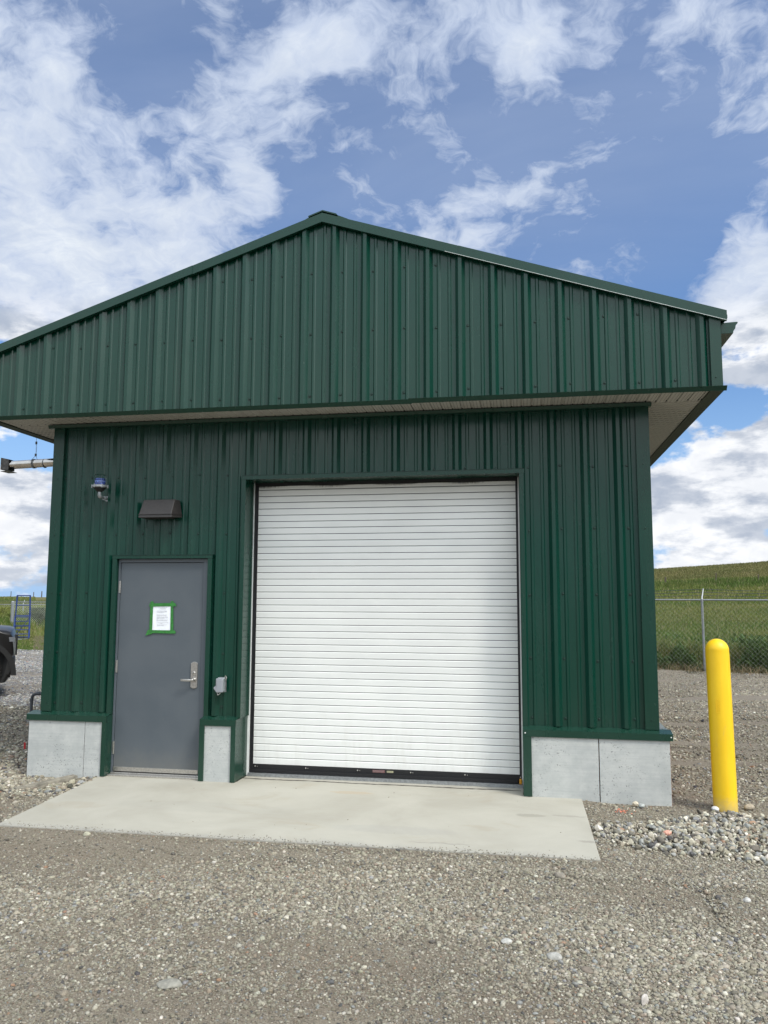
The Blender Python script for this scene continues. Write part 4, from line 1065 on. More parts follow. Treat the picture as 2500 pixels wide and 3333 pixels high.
rock('brown pitted rock half sunk just right of the rounded pale rock', 5.205, -3.375, (.078, .050, .03), (.20, .165, .13), 2.3, 4)
rock('triangular pinkish-white stone standing up in the gravel at lower right', 5.433, -3.66, (.050, .022, .055), (.50, .46, .42), .8, 5, .006)
rock('round white pebble on gravel near the right edge of the photo', 6.228, -2.295, (.046, .04, .036), (.48, .47, .44), 0, 6)
rock('white pebble in the gravel below the oblong brown rock', 4.806, -3.115, (.062, .050, .032), (.42, .41, .38), .4, 7)
rock('smooth white stone touching the left foot of the yellow bollard', 6.515, -.250, (.066, .056, .052), (.58, .58, .58), 0, 8, .018)
rock('tan pointed rock on gravel just right of the bollard\'s foot', 6.83, -.10, (.105, .065, .06), (.33, .28, .21), .5, 9, .01)
rock('cream rounded cobble against the bottom of the right cement board', 5.868, -.185, (.058, .044, .045), (.55, .49, .38), .4, 10, .02)
rock('grey rounded cobble beside the cream one below the right board', 5.918, -.215, (.056, .044, .040), (.40, .42, .40), -.4, 11, .015)
rock('salmon-pink stone on top of the crushed stone heap', 5.985, -1.06, (.072, .05, .045), (.62, .32, .24), .3, 12, .03)

# orange survey paint on the stones by the board
M_OPAINT, nt, b = new_mat('orange_marking_paint', .8, (.70, .24, .15)); 
mb = MB(); r_ = random.Random(4)
for k in range(34):
    a = r_.uniform(0, 6.28); rr = abs(r_.gauss(0, .055)); px_ = 5.730+rr*math.cos(a)*1.1; py_ = -.375+rr*math.sin(a); sz = r_.uniform(.003, .010)
    zz = float(yard_z(px_, py_))+r_.uniform(.006, .016)
    pts_ = [(px_+sz*math.cos(t)*r_.uniform(.6, 1.2), py_+sz*math.sin(t)*r_.uniform(.6, 1.2), zz+r_.uniform(0, .004)) for t in (0, 1.2, 2.4, 3.6, 4.8)]
    mb.add(pts_+[(px_, py_, zz-.004)], [(0,1,2,3,4), (0,4,5), (4,3,5), (3,2,5), (2,1,5), (1,0,5)])
o = obj('paint_mark', mb, M_OPAINT); tag(o, 'sprayed orange-pink survey paint mark on gravel below the right cement board', 'paint mark', kind='stuff')

# board lying by the left foundation, red flag
mb = MB(); mb.box(-.30, .30, -.045, .045, -.012, .020)
for k in range(7): mb.box(-.298, .298, -.040+k*.0125, -.035+k*.0125, .020, .023)
o = obj('board', mb, M_BOARDW, None, bevel=.004); o.location = (.34, -.43, -.012); o.rotation_euler = (0, R(-2), R(60)); tag(o, 'weathered grey wooden board lying on gravel left of the concrete slab', 'board')
fl = thing('marker_flag', 'tiny red marker flag on a wire by the left end of the foundation', 'flag', (-.86, .95, -.03))
mb = MB(); mb.tube([(0,0,0), (0,0,.13)], .002, 6); obj('wire_stem', mb, M_WIRE, fl)
mb = MB(); mb.add([(0, .0015, .045), (.022, .006, .05), (.024, .0, .12), (0, .0015, .125), (0, -.0015, .045), (.022, .003, .05), (.024, -.003, .12), (0, -.0015, .125)], [(0,1,2,3), (7,6,5,4), (0,4,5,1), (1,5,6,2), (2,6,7,3), (3,7,4,0)]); obj('flag', mb, M_RED, fl)

# ================================================================== BOLLARD
bo = thing('bollard', 'bright yellow domed plastic bollard standing in the crushed stone', 'bollard', (6.620, -.172, -.06))
mb = MB(); Rr = .0985; H_ = 1.40
prof = [(Rr+.002, 0.0), (Rr, .05), (Rr, H_-.03), (Rr-.0015, H_-.005)]+[(Rr*math.cos(a)*1.0, H_+Rr*math.sin(a)*1.02) for a in [R(q) for q in range(5, 90, 8)]]+[(.003, H_+Rr*1.02)]
mb.lathe(prof, (0,0,0), (-.011, .0, 1), 56)
obj('sleeve', mb, M_YELLOW, bo, smooth=True)
mb = MB()   # moulded plate with raised marks, towards the camera
a0 = math.atan2(-7.37, -1.74-.6)-.10
def onb(a, z, r): return (r*math.cos(a)-.011*z, r*math.sin(a), z)
def patch(mb, a1, a2, z1, z2, r):
    k = 4; vs = []
    for i in range(k+1):
        a = a1+(a2-a1)*i/k
        vs += [onb(a, z1, r), onb(a, z2, r), onb(a, z1, r-.004), onb(a, z2, r-.004)]
    fs = []
    for i in range(k): o_ = i*4; fs += [(o_, o_+4, o_+5, o_+1), (o_+1, o_+5, o_+7, o_+3), (o_+4, o_, o_+2, o_+6)]
    fs += [(0,1,3,2), (k*4+1, k*4, k*4+2, k*4+3)]; mb.add(vs, fs)
w_ = .155; z0_, z1_ = .872, .982; e_ = .018
patch(mb, a0-w_, a0-w_+e_, z0_, z1_, Rr+.0022); patch(mb, a0+w_-e_, a0+w_, z0_, z1_, Rr+.0022); patch(mb, a0-w_, a0+w_, z0_, z0_+.003, Rr+.0022); patch(mb, a0-w_, a0+w_, z1_-.003, z1_, Rr+.0022)
for k in range(7):
    zz = .892+k*.010; patch(mb, a0-.05, a0+(.06 if k % 2 else .02), zz, zz+.005, Rr+.0018)
obj('moulded_plate', mb, M_YELLOW, bo)

# ================================================================== FENCES
def tz(x, y): return float(terrain_z(np.array(x), np.array(y)))
def chain_fence(name, label, pts, h, arm_dir, base_z=None, posts=None, barbed=3, wire_r=.0022, pitch=.072, group=None):
    o = thing(name, label, 'fence', (pts[0][0], pts[0][1], 0), 0, group); O = Vector((pts[0][0], pts[0][1], 0))
    A = Vector((*pts[0], 0)); B = Vector((*pts[1], 0)); L = (B-A).length; D = (B-A)/L
    zf = (lambda p: base_z) if base_z is not None else (lambda p: tz(p.x, p.y))
    nrm = Vector((-D.y, D.x, 0))*arm_dir
    for s in posts:
        p = A+D*s; z0 = zf(p)
        mb = MB(); mb.tube([p-O+Vector((0,0,z0-.2)), p-O+Vector((0,0,z0+h-.02))], .0305, 12); mb.tube([p-O+Vector((0,0,z0+h-.06)), p-O+Vector((0,0,z0+h+.02))], .036, 12)
        for q in (.35, .8, 1.25, 1.6): mb.tube([p-O+Vector((0,0,z0+q)), p-O+Vector((0,0,z0+q+.010))], .034, 12)
        po = obj('post', mb, M_GALV, o, smooth=True)
        if barbed:
            mb = MB(); b0_ = p-O+Vector((0,0,z0+h)); tip = b0_+nrm*.115+D*.02+Vector((0,0,.29))
            mb.tube([b0_, b0_+Vector((0,0,.05))+nrm*.01, tip], [.022, .018, .013], 6)
            obj('arm', mb, plain('white_arm_paint', (.55, .56, .57), .5), po)
    z0 = zf(A); z1 = zf(B)
    mb = MB(); mb.tube([Vector((0,0,z0+h)), B-O+Vector((0,0,z1+h))], .021, 10); obj('top_rail', mb, M_GALV, o, smooth=True)
    # woven wire as two sets of diagonals
    mb = MB(); hh = h-.03; zl = lambda s: z0+(z1-z0)*s/L
    s = -hh
    while s < L:
        for sgn in (1, -1):
            sa, za, sb, zb_ = (s, .03, s+hh, h) if sgn > 0 else (s, h, s+hh, .03)
            t0 = max(0, (0-sa)/(sb-sa)); t1 = min(1, (L-sa)/(sb-sa))
            if t1 <= t0: continue
            p0 = D*(sa+(sb-sa)*t0)+Vector((0,0,za+(zb_-za)*t0+zl(sa+(sb-sa)*t0))); p1 = D*(sa+(sb-sa)*t1)+Vector((0,0,za+(zb_-za)*t1+zl(sa+(sb-sa)*t1)))
            off = Vector((-D.y, D.x, 0))*(.004*sgn); mb.tube([p0+off, p1+off], wire_r, 3, cap=False)
        s += pitch
    obj('wire_mesh', mb, M_MESH, o)
    for k in range(barbed):
        mb = MB(); f_ = (.35, .68, .97)[k]; ptsw = []
        nseg = int(L/.35)
        for i in range(nseg+1):
            ss = L*i/nseg; near = min(abs(ss-q) for q in posts); sag = .030*math.sin(min(near/1.5, 1)*math.pi/2)*(1+.4*k)
            ptsw.append(D*ss+nrm*.115*f_+Vector((0,0,zl(ss)+h+.02+.27*f_-sag)))
        mb.tube(ptsw, .0055, 4, cap=False)
        for i in range(nseg*3):
            ss = L*i/(nseg*3); j = min(int(ss/L*nseg), nseg-1); tt = ss/L*nseg-j; p = ptsw[j].lerp(ptsw[j+1], tt)
            mb.tube([p+Vector((-.008,-.008,-.018)), p+Vector((.008,.008,.018))], .003, 3); mb.tube([p+D*.006+Vector((.0,.01,-.016)), p-D*.006+Vector((.0,-.01,.016))], .003, 3)
        obj('barbed_wire', mb, M_PVC, o)
    return o
fa = Vector((9.50, 13.86, 0)); fd = Vector((1, -.43, 0)).normalized()
a_ = fa-fd*4.2; b_ = fa+fd*6.6
chain_fence('chain_link_fence', 'galvanised chain-link fence with three barbed wires in tall grass right of the building', [(a_.x, a_.y), (b_.x, b_.y)], 1.88, 1, -.10, [1.15, 4.2, 7.25, 10.3], wire_r=.0010, pitch=.115)
# left: near panel with thick terminal post, and a far run
chain_fence('chain_link_fence', 'chain-link gate panel with thick terminal post behind the blue steps ladder', [(-22.35, 31), (-17.6, 31.4)], 1.42, 1, .12, [0.0, 4.7], barbed=0, wire_r=.0025, pitch=.12)
tp = thing('terminal_post', 'thick round galvanised terminal post left of the blue steps ladder', 'post', (-22.42, 31, 0))
mb = MB(); mb.tube([(0,0,-.1), (0,0,1.52)], .075, 14); mb.lathe([(.08, 1.50), (.085, 1.53), (.06, 1.575), (.0, 1.59)], n=14)
for z in (.3, .7, 1.1, 1.38): mb.tube([(0,0,z), (0,0,z+.03)], .085, 14)
obj('post_tube', mb, M_GALV, tp, smooth=True)
chain_fence('chain_link_fence', 'far chain-link run with outward barbed wire arms in front of the left bank', [(-33.2, 38), (-20.5, 40)], 1.45, 1, -.12, [.9, 3.9, 6.0, 9.0, 12], barbed=3, wire_r=.003, pitch=.16)
# old wooden post-and-wire fences on the rises: every post its own thing
postkinds = []
def wood_post(x, y, h, lean, label, group):
    z = tz(x, y); o = None
    mb = MB(); r_ = random.Random(int(x*7+y)); rr = r_.uniform(.065, .10)
    mb.lathe([(rr*1.05, -.3), (rr, .3*h), (rr*.93, h*.8), (rr*.85, h), (rr*.4, h+.02)], n=8)
    o = obj('wooden_post', mb, M_POSTW); o.location = (x, y, z); o.rotation_euler = (lean, lean*.6, 0)
    return tag(o, label, 'fence post', group)
for i, (x, y, h, ln, lb) in enumerate(((26.3, 85, 1.25, .05, 'weathered fence post on the right hillside, third post from the building'), (30.9, 85.5, .95, 0, 'faint short weathered post on the right hillside, furthest right of all'),
        (19.35, 84.6, 1.15, -.06, 'dark weathered fence post on the right hillside, closest to the building'), (20.9, 85, 1.0, .02, 'grey weathered hillside post, second from the building on the right'))):
    wood_post(x, y, h, ln, lb, 'old wooden posts across the right hillside')
for i, (px_, h, lb) in enumerate(((-94.3, 1.15, 'short dark post on the left skyline near the photo\'s edge'), (-91.7, 1.7, 'tall dark post on the left skyline, left of the blue ladder'), (-86.9, 1.4, 'short skyline post seen inside the blue ladder\'s top frame'), (-85.2, 1.75, 'tall skyline post at the right top corner of the blue ladder'), (-80.6, 1.4, 'skyline post between the blue ladder and the building'))):
    wood_post(px_, 128, .45+h*.42, .02*(i-2), lb, 'old wooden posts along the left skyline')

# ================================================================== BLUE ROLLING LADDER
ld = thing('rolling_ladder', 'blue tubular steel rolling step ladder with platform and guard rail in the grass', 'ladder', (-16.50, 23.35, -.03), R(32))
lw = .30; 
def bar_(mb, a, b__, r=.024): mb.tube([a, b__], r, 8)
H1, H2 = 1.02, 1.90
mb = MB()
for s in (-1, 1):
    bar_(mb, (s*lw, -.15, .08), (s*lw*.95, .25, H1)); bar_(mb, (s*lw, .55, .08), (s*lw*.95, .50, H1)); bar_(mb, (s*lw, -.15, .08), (s*lw, .55, .08)); bar_(mb, (s*lw*1.05, -.45, .06), (s*lw, .2, H1*.98), .018)
bar_(mb, (-lw, .55, .1), (lw, .55, H1*.95), .014); bar_(mb, (-lw, .55, .08), (lw, .55, .08)); bar_(mb, (-lw, .55, .55), (lw, .55, .55), .014)
obj('base_frame', mb, M_BLUE, ld, smooth=True)
for k in range(5):
    f_ = (k+.9)/5.2; mb = MB(); y_ = -.15+f_*.40; z_ = .08+f_*(H1-.08)
    mb.box(-lw+.01, lw-.01, y_-.09, y_+.02, z_-.014, z_+.014); obj('step', mb, M_BLUE, ld, bevel=.003)
mb = MB(); mb.box(-lw, lw, .22, .55, H1-.02, H1+.012); obj('platform', mb, M_BLUE, ld, bevel=.003)
mb = MB()
for s in (-1, 1):
    bar_(mb, (s*lw*.93, .24, H1), (s*lw*.86, .24, H2)); bar_(mb, (s*lw*.97, .53, H1), (s*lw*.86, .53, H2)); bar_(mb, (s*lw*.86, .24, H2), (s*lw*.86, .53, H2)); bar_(mb, (s*lw*.92, .24, H1+.45), (s*lw*.92, .53, H1+.45), .016)
bar_(mb, (-lw*.86, .53, H2), (lw*.86, .53, H2)); bar_(mb, (-lw*.9, .53, H1+.45), (lw*.9, .53, H1+.45), .018)
obj('guard_rail', mb, M_BLUE, ld, smooth=True)
for sx_, sy_ in ((-1, -.15), (1, -.15), (-1, .55), (1, .55)):
    mb = MB(); mb.lathe([(.0, -.02), (.05, -.018), (.055, 0), (.05, .018), (.0, .02)], (sx_*lw, sy_, .045), (1,0,0), 14); obj('caster', mb, M_BLACK, ld)
mb = MB(); bar_(mb, (-.15, -.75, .03), (.10, -.50, .04), .016); bar_(mb, (.30, -.15, .06), (.15, -.62, .05), .016); bar_(mb, (-.30, -.2, .06), (.12, -.62, .04), .014)
obj('tow_bar', mb, M_GALV, ld)

# ================================================================== PICKUP TRUCK (only its front corner is in the picture)
HEAD = R(38)
tk = thing('pickup_truck', 'dark metallic pickup truck, only its front corner visible at the left edge', 'truck', (-4.250, 5.53, -.03), HEAD)
TW = 1.96
wx1, wx2, wr, az_ = -.625, -4.10, .405, .585
def arc(cx_, cz_, r, a0, a1, n): return [(cx_+r*math.cos(a0+(a1-a0)*i/n), cz_+r*math.sin(a0+(a1-a0)*i/n)) for i in range(n+1)]
def body_section(inset, z_top_h, nose):
    """side outline (x, z) from front bumper top round"""
    pts = [(-.03-nose, .72), (-.010-nose, .80), (-.012-nose, .95), (-.030-nose, 1.10), (-.075-nose, 1.165+z_top_h), (-.16-nose, 1.195+z_top_h), (-.45, 1.23+z_top_h), (-1.25, 1.31+z_top_h), (-3.35, 1.36+z_top_h*.3), (-5.45, 1.34), (-5.50, .62)]
    pts += [(wx2-math.sqrt(az_**2-(.60-.41)**2)-.02, .55)]
    pts += arc(wx2, .41, az_, math.pi-.25, .25, 14)
    pts += [(wx1-math.sqrt(az_**2-.01)-.03, .50)]
    pts += arc(wx1, .41, az_, math.pi-.12, .58, 14)
    return pts
secs = [(0.00, .02, -.02, .10), (.035, 0, 0, .03), (.12, 0, .015, .0), (.40, 0, .05, -.05), (TW/2, 0, .07, -.09)]
secs = secs + [(TW-a, b__, c_, d_) for a, b__, c_, d_ in secs[-2::-1]]
mb = MB(); n_ = len(body_section(0, 0, 0)); vs = []
for (yy, ins, zt_, ns) in secs: vs += [(p[0], yy, p[1]) for p in body_section(ins, zt_, ns)]
fs = []
for i in range(len(secs)-1):
    for k in range(n_): fs.append((i*n_+k, i*n_+(k+1) % n_, (i+1)*n_+(k+1) % n_, (i+1)*n_+k))
fs += [tuple(range(n_))[::-1], tuple(range((len(secs)-1)*n_, len(secs)*n_))]
mb.add(vs, fs)
obj('body', mb, M_CARPAINT, tk, smooth=True, bevel=.012)
# wheel housings, cladding
for wx in (wx1, wx2):
    mb = MB(); mb.prism(arc(wx, .41, az_-.012, -.1, math.pi+.1, 18), 'y', .10, TW-.10); obj('wheel_housing', mb, M_DARK, tk)
    for sd_ in (0, 1):
        y0, y1 = ((-.022, .03) if sd_ == 0 else (TW-.03, TW+.022))
        mb = MB(); o1 = arc(wx, .41, az_+.075, -.02, math.pi+.02, 22); o2 = arc(wx, .41, az_-.015, -.02, math.pi+.02, 22)
        for i in range(22): mb.prism([o1[i], o1[i+1], o2[i+1], o2[i]], 'y', y0, y1)
        obj('wheel_arch', mb, M_CARPLASTIC, tk)
        yc = .14 if sd_ == 0 else TW-.14; s_ = -1 if sd_ == 0 else 1
        wh = bpy.data.objects.new('wheel', None); COL.objects.link(wh); wh.parent = tk; wh.location = (wx, yc, .405)
        mb = MB(); mb.lathe([(.24, -.125), (.33, -.135), (.385, -.125), (.405, -.09), (.405, .09), (.385, .125), (.33, .135), (.24, .125)], axis=(0,1,0), n=48, cap=False)
        for k in range(44):
            a = k*2*math.pi/44; c_, s2 = math.cos(a), math.sin(a)
            mb.add([(c_*.404-s2*.010, yy, s2*.404+c_*.010) for yy in (-.10, .10)]+[(c_*.404+s2*.010, yy, s2*.404-c_*.010) for yy in (-.10, .10)]+[(c_*.413-s2*.009, yy, s2*.413+c_*.009) for yy in (-.10, .10)]+[(c_*.413+s2*.009, yy, s2*.413-c_*.009) for yy in (-.10, .10)], [(4,5,7,6), (0,1,5,4), (2,6,7,3), (0,4,6,2), (1,3,7,5)])
        obj('tyre', mb, M_TYRE, wh, smooth=True)
        mb = MB(); mb.lathe([(.245, .11), (.235, .05), (.235, -.05), (.245, -.12)], axis=(0,1,0), n=40, cap=False); mb.lathe([(.0, s_*.095), (.07, s_*.09), (.075, s_*.05), (.0, s_*.04)], axis=(0,1,0), n=20)
        for k in range(6):
            a = k*math.pi/3+.2
            for da in (-.10, .10):
                p0 = Vector((math.cos(a)*.05, s_*.08, math.sin(a)*.05)); p1 = Vector((math.cos(a+da)*.238, s_*.10, math.sin(a+da)*.238)); mb.tube([p0, p1], [.018, .014], 6)
        obj('rim', mb, M_GALV, wh, smooth=True)
# bumper: black plastic, wrapping the corner
mb = MB()
def plan_ring(z, out, z_in):
    pts_ = []
    for (x_, y_) in ((-.10, -.012), (-.055, -.008), (-.020, .03), (.0, .11), (.03, .35), (.045, TW/2), (.03, TW-.35), (.0, TW-.11), (-.020, TW-.03), (-.055, TW+.008), (-.10, TW+.012)): pts_.append((x_+out, y_, z))
    return pts_
rings = [plan_ring(.735, -.03, 0), plan_ring(.72, .0, 0), plan_ring(.48, -.005, 0), plan_ring(.42, -.03, 0), plan_ring(.41, -.06, 0), plan_ring(.27, -.13, 0)]
nn = len(rings[0]); vs = [p for r__ in rings for p in r__]+[(p[0]-.035, min(max(p[1], .10), TW-.10), p[2]) for r__ in (rings[0], rings[-1]) for p in r__]
fs = []
for i in range(len(rings)-1):
    for k in range(nn-1): fs.append((i*nn+k, i*nn+k+1, (i+1)*nn+k+1, (i+1)*nn+k))
Lr = len(rings)
for k in range(nn-1): fs.append((Lr*nn+k, Lr*nn+k+1, k+1, k)); fs.append(((Lr-1)*nn+k, (Lr-1)*nn+k+1, (Lr+1)*nn+k+1, (Lr+1)*nn+k))
for k in (0, nn-1): fs.append(tuple([i*nn+k for i in range(Lr)]+[(Lr+1)*nn+k, Lr*nn+k]))
mb.add(vs, fs); obj('bumper', mb, M_CARPLASTIC, tk, bevel=.006)
mb = MB()
for s_, y0 in ((1, 0), (-1, TW)):
    mb.add([(-.20, y0-s_*.004, .60), (-.13, y0-s_*.010, .73), (-.13, y0+s_*.2, .73), (-.2, y0+s_*.2, .60)], [(0,1,2,3)])
# grille, headlamps
gr = MB(); gr.box(-.02, .052, .36, TW-.36, .74, 1.12)
obj('grille', gr, M_CARPLASTIC, tk, bevel=.01)
for sd_ in (0, 1):
    m_ = (lambda y_: y_) if sd_ == 0 else (lambda y_: TW-y_)
    hl = MB()
    def patch4(a): hl.add([(p[0], m_(p[1]), p[2]) for p in a], [(0,1,2,3), (4,5,6,7), (0,1,5,4), (1,2,6,5), (2,3,7,6), (3,0,4,7)])
    patch4([(-.115, -.004, 1.085), (-.016, .050, 1.085), (-.012, .050, 1.010), (-.100, -.004, 1.010), (-.115, .10, 1.085), (-.016, .10, 1.085), (-.012, .10, 1.010), (-.100, .10, 1.010)])
    patch4([(-.016, .050, 1.085), (.020, .34, 1.085), (.030, .34, .985), (-.010, .050, .985), (-.05, .050, 1.085), (-.03, .34, 1.085), (-.03, .34, .985), (-.05, .050, .985)])
    patch4([(-.045, .012, 1.005), (.002, .075, 1.005), (.008, .075, .760), (-.010, .030, .760), (-.05, .10, 1.005), (-.03, .10, 1.005), (-.03, .10, .760), (-.05, .10, .760)])
    obj('headlight', hl, M_LAMP, tk, bevel=.004)
    mk = MB(); mk.add([(x_, m_(-.003 if q else .02), z_) for q in (1, 0) for x_, z_ in ((-.36, 1.012), (-.31, 1.014), (-.31, 1.000), (-.36, .998))], [(0,1,2,3), (0,1,5,4), (2,3,7,6), (1,2,6,5), (3,0,4,7)]); obj('side_marker', mk, M_AMBER, tk)
# cab
mb = MB()
cabz = [(-1.15, 1.34), (-1.85, 1.86), (-2.15, 1.92), (-3.15, 1.90), (-3.40, 1.36)]
vs = []
for yy, k_ in ((.05, 0), (.20, 1), (TW-.20, 1), (TW-.05, 0)):
    pass
base_ = [(-1.12, .04, 1.33), (-1.12, TW-.04, 1.33), (-3.42, TW-.04, 1.36), (-3.42, .04, 1.36)]; topc = [(-1.95, .22, 1.88), (-1.95, TW-.22, 1.88), (-3.15, TW-.22, 1.88), (-3.15, .22, 1.88)]
mb.add(base_+topc, [(0,1,5,4), (1,2,6,5), (2,3,7,6), (3,0,4,7), (0,3,2,1), (4,5,6,7)]); obj('cab_glass', mb, M_CARGLASS, tk, bevel=.03)
mb = MB(); mb.box(-3.15, -1.92, .20, TW-.20, 1.862, 1.925)
for yv in (0, 1):
    ya, yb = (.035, .215) if yv == 0 else (TW-.035, TW-.215)
    for xa, za, xb, zb_ in ((-1.12, 1.33, -1.95, 1.885), (-2.30, 1.36, -2.42, 1.885), (-3.42, 1.36, -3.15, 1.885)): mb.tube([(xa, ya, za), (xb, yb, zb_)], .035, 8)
obj('cab_roof', mb, M_CARPAINT, tk, bevel=.02)
for sd_ in (0, 1):
    y0 = -.16 if sd_ == 0 else TW-.02; mb = MB(); mb.box(-1.52, -1.40, y0, y0+.18, 1.34, 1.55); obj('mirror', mb, M_CARPLASTIC, tk, bevel=.03)
# raised hood bulge catching the sky
mb = MB(); mb.add([(-.30, .30, 1.235), (-.30, TW-.30, 1.235), (-.55, .24, 1.300), (-.55, TW-.18, 1.335), (-1.2, .2, 1.385), (-1.2, TW-.2, 1.385), (-1.2, .1, 1.27), (-1.2, TW-.1, 1.27), (-.36, .20, 1.19), (-.36, TW-.20, 1.19)],
   [(0,1,3,2), (2,3,5,4), (4,5,7,6), (0,2,4,6,8), (1,9,7,5,3), (0,8,9,1)]); obj('hood', mb, M_CARPAINT, tk, bevel=.015, smooth=True)

# ================================================================== GRASS AND WEEDS
M_GRASS, nt, b = new_mat('grass_blades', .7, (.1, .15, .05), 0, .2)
at = N(nt, 'ShaderNodeAttribute', attribute_name='tint'); nt.links.new(at.outputs['Color'], b.inputs['Base Color'])
tr = N(nt, 'ShaderNodeBsdfTranslucent'); nt.links.new(at.outputs['Color'], tr.inputs[0])
mx = N(nt, 'ShaderNodeMixShader'); mx.inputs[0].default_value = .3; nt.links.new(b.outputs[0], mx.inputs[1]); nt.links.new(tr.outputs[0], mx.inputs[2])
nt.links.new(mx.outputs[0], nt.nodes['Material Output'].inputs[0])
def blades(name, x, y, z, h, w, lean, col, seg2=True):
    n = len(x); a = rng.uniform(0, 2*np.pi, n); la = rng.uniform(0, 2*np.pi, n)
    dx, dy = np.cos(a)*w*.5, np.sin(a)*w*.5; lx, ly = np.cos(la)*h*lean, np.sin(la)*h*lean
    b0 = np.stack([x-dx, y-dy, z], -1); b1 = np.stack([x+dx, y+dy, z], -1)
    m0 = np.stack([x-dx*.8+lx*.35, y-dy*.8+ly*.35, z+h*.6], -1); m1 = np.stack([x+dx*.8+lx*.35, y+dy*.8+ly*.35, z+h*.6], -1); t = np.stack([x+lx, y+ly, z+h], -1)
    v = np.stack([b0, b1, m1, m0, t], 1).reshape(-1, 3)
    base = np.arange(n)*5
    f1_ = np.stack([base, base+1, base+2, base+3], -1); f2_ = np.stack([base+3, base+2, base+4], -1)
    me = bpy.data.meshes.new(name); me.vertices.add(len(v)); me.vertices.foreach_set('co', v.astype(np.float32).ravel())
    loops = np.concatenate([f1_, f2_], 1).ravel(); me.loops.add(len(loops)); me.loops.foreach_set('vertex_index', loops.astype(np.int32))
    st = np.stack([np.arange(n)*7, np.arange(n)*7+4], -1).ravel(); me.polygons.add(2*n); me.polygons.foreach_set('loop_start', st.astype(np.int32))
    me.update(calc_edges=True); me.materials.append(M_GRASS)
    c = np.repeat(col, 5, axis=0); sh = np.tile(np.array([1, 1, 1, 1, 1.0]), n)[:, None]
    at_ = me.attributes.new('tint', 'FLOAT_COLOR', 'POINT'); at_.data.foreach_set('color', np.concatenate([c*sh, np.ones((len(c), 1))], 1).astype(np.float32).ravel())
    o = bpy.data.objects.new(name, me); COL.objects.link(o); return o
def grass_col(x, y, n):
    k = fbm(x, y, 6, 51, 3); g = np.array([.112, .170, .036]); yv = np.array([.235, .235, .072]); dk = np.array([.055, .095, .022])
    t = np.clip((k-.3)*2.2+rng.normal(0, .22, n), 0, 1)[:, None]; c = g*(1-t)+yv*t
    q = (rng.random(n) < .25)[:, None]; c = np.where(q, dk*.6+c*.4, c)
    q = (rng.random(n) < .10)[:, None]; c = np.where(q, np.array([.34, .29, .16]), c)
    return c*rng.uniform(.8, 1.2, (n, 1))
def az_sample(n, d0, d1, a0, a1, pw):
    x, y, d = sample(n, d0, d1, R(a0), R(a1), pw); return x, y, d
parts_x, parts_y, parts_d = [], [], []
for (n, d0, d1, a0, a1) in ((150000, 19, 60, 5, 20), (60000, 60, 150, 4, 19), (110000, 24, 70, -44, -34), (60000, 70, 150, -44, -34), (60000, 19, 120, -34, 5)):
    x, y, d = az_sample(n, d0, d1, a0, a1, 1.7); parts_x.append(x); parts_y.append(y); parts_d.append(d)
x = np.concatenate(parts_x); y = np.concatenate(parts_y); d = np.concatenate(parts_d)
keep = y > edge_y(x)+.15+.5*fbm(x, y, .8, 61); x, y, d = x[keep], y[keep], d[keep]; n = len(x)
near = np.clip(1-(y-edge_y(x))/5, 0, 1); right = (x > -2)
h = np.where(right, .30+.45*near, .07+.36*np.clip((y-edge_y(x)-6)/8, 0, 1))*rng.uniform(.5, 1.3, n)*(.7+.6*fbm(x, y, 2.5, 71))
w = np.clip(d*.00085, .008, .2)*rng.uniform(.6, 1.4, n)
c = grass_col(x, y, n); dk_ = (near*right)[:, None]; c = c*(1-.22*dk_)
# tall green band along the old fence, paler seed heads on the hill above it
band = np.exp(-((y-84)/7)**2)*(x > 5); h = h*(1+1.0*band); c = c*(1-.40*band[:, None])+np.array([.050, .090, .022])*.40*band[:, None]
hillm = (y > 95)[:, None]; c = np.where(hillm & (x[:, None] > -2), c*.45+np.array([.165, .140, .068])*.60, c)
g = blades('grass', x, y, terrain_z(x, y)-.02, h, w, .35, c); tag(g, 'tall green and straw-coloured meadow grass behind the fences and up the hill', 'grass', kind='stuff')
# broad weeds crowding the foot of the right fence
nW = 42000
s = rng.uniform(-2.6, 5.2, nW); t = np.abs(rng.normal(0, .8, nW))+.02
x = fa.x+fd.x*s+.43*t*.9; y = fa.y+fd.y*s+t*.9+.10
cl = fbm(x, y, .55, 81, 3); keep = cl > .38+.12*rng.random(nW); x, y, cl, t = x[keep], y[keep], cl[keep], t[keep]; n = len(x)
z = -.10+rng.random(n)**1.2*(.10+1.05*np.clip((cl-.38)*2.6, 0, .8))
c = np.array([.062, .110, .034])*rng.uniform(.6, 1.7, (n, 1))+np.array([.03, .025, 0])*rng.random((n, 1))
wd_ = blades('weeds', x, y, z, rng.uniform(.04, .13, n), rng.uniform(.02, .05, n), 1.1, c); tag(wd_, 'dark leafy weeds crowding the foot of the right chain-link fence', 'weeds', kind='stuff')
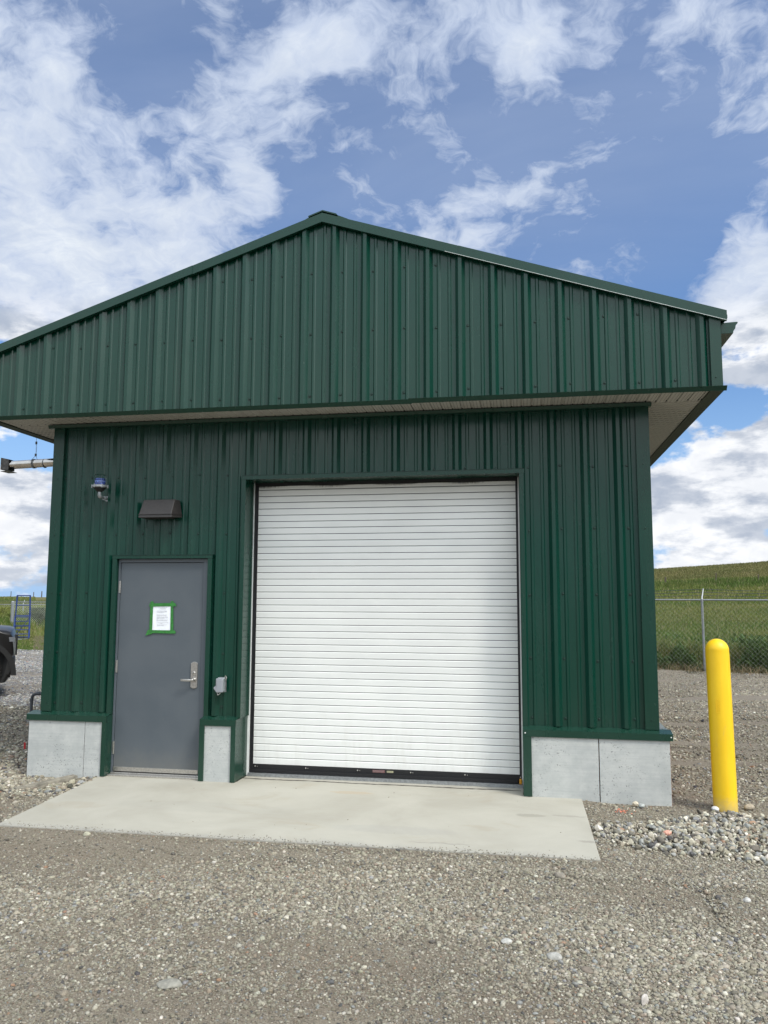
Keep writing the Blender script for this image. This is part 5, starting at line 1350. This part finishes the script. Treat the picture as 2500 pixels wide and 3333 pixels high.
# dry straws reaching over the gravel edge
nS = 1500; s = rng.uniform(-2.6, 5.2, nS); t = rng.uniform(-.25, .3, nS)
x = fa.x+fd.x*s+.43*t; y = fa.y+fd.y*s+t
c = np.array([.30, .24, .14])*rng.uniform(.5, 1.3, (nS, 1)); st_ = blades('straw', x, y, np.full(nS, -.06), rng.uniform(.05, .30, nS), np.full(nS, .012), 1.3, c); tag(st_, 'dry straw stalks at the gravel\'s edge under the right fence', 'straw', kind='stuff')

# ------------------------------------------------------------------ shrubs behind the left fence
def shrub(label, x, y, rx, ry, hz_, col, n, lw_):
    z0 = tz(x, y); o = thing('shrub', label, 'shrub', (x, y, z0)); r_ = np.random.default_rng(int(abs(x)*10))
    nl = 14; lc = r_.normal(0, .45, (nl, 3))*np.array([rx, ry, hz_*.5])+np.array([0, 0, hz_*.55]); lr = r_.uniform(.25, .45, nl)
    k = r_.integers(0, nl, n); p = lc[k]+r_.normal(0, 1, (n, 3))*lr[k][:, None]*np.array([rx, ry, hz_*.6])*.6; p[:, 2] = np.clip(p[:, 2], .05, hz_)
    mb = MB(); a = r_.normal(size=(n, 3)); a /= np.linalg.norm(a, axis=1)[:, None]; bb = np.cross(a, r_.normal(size=(n, 3))); bb /= np.linalg.norm(bb, axis=1)[:, None]
    vs = np.stack([p-a*lw_, p+bb*lw_*.4, p+a*lw_, p-bb*lw_*.4], 1).reshape(-1, 3); mb.v = [tuple(q) for q in vs]; mb.f = [(4*i, 4*i+1, 4*i+2, 4*i+3) for i in range(n)]; mb.m = [0]*n
    obj('foliage', mb, plain('shrub_leaf', col, .7, var=.5, sc=3), o)
    mb = MB()
    for i in range(7): mb.tube([(r_.normal()*.05, r_.normal()*.05, -.05), tuple(lc[i])], [.03, .008], 5)
    obj('stem', mb, M_POSTW, o)
shrub('silvery dark-green bush behind the left fence, right of the blue ladder', -22.85, 34.0, .62, .5, 1.0, (.085, .105, .070), 9000, .035)
shrub('yellow-green bush behind the left fence at the photo\'s left edge', -27.2, 36.0, 1.0, .8, .95, (.17, .19, .035), 9000, .045)
shrub('low yellow-green bush just left of the thick terminal post', -25.3, 35.0, .8, .7, .75, (.14, .17, .035), 6000, .045)
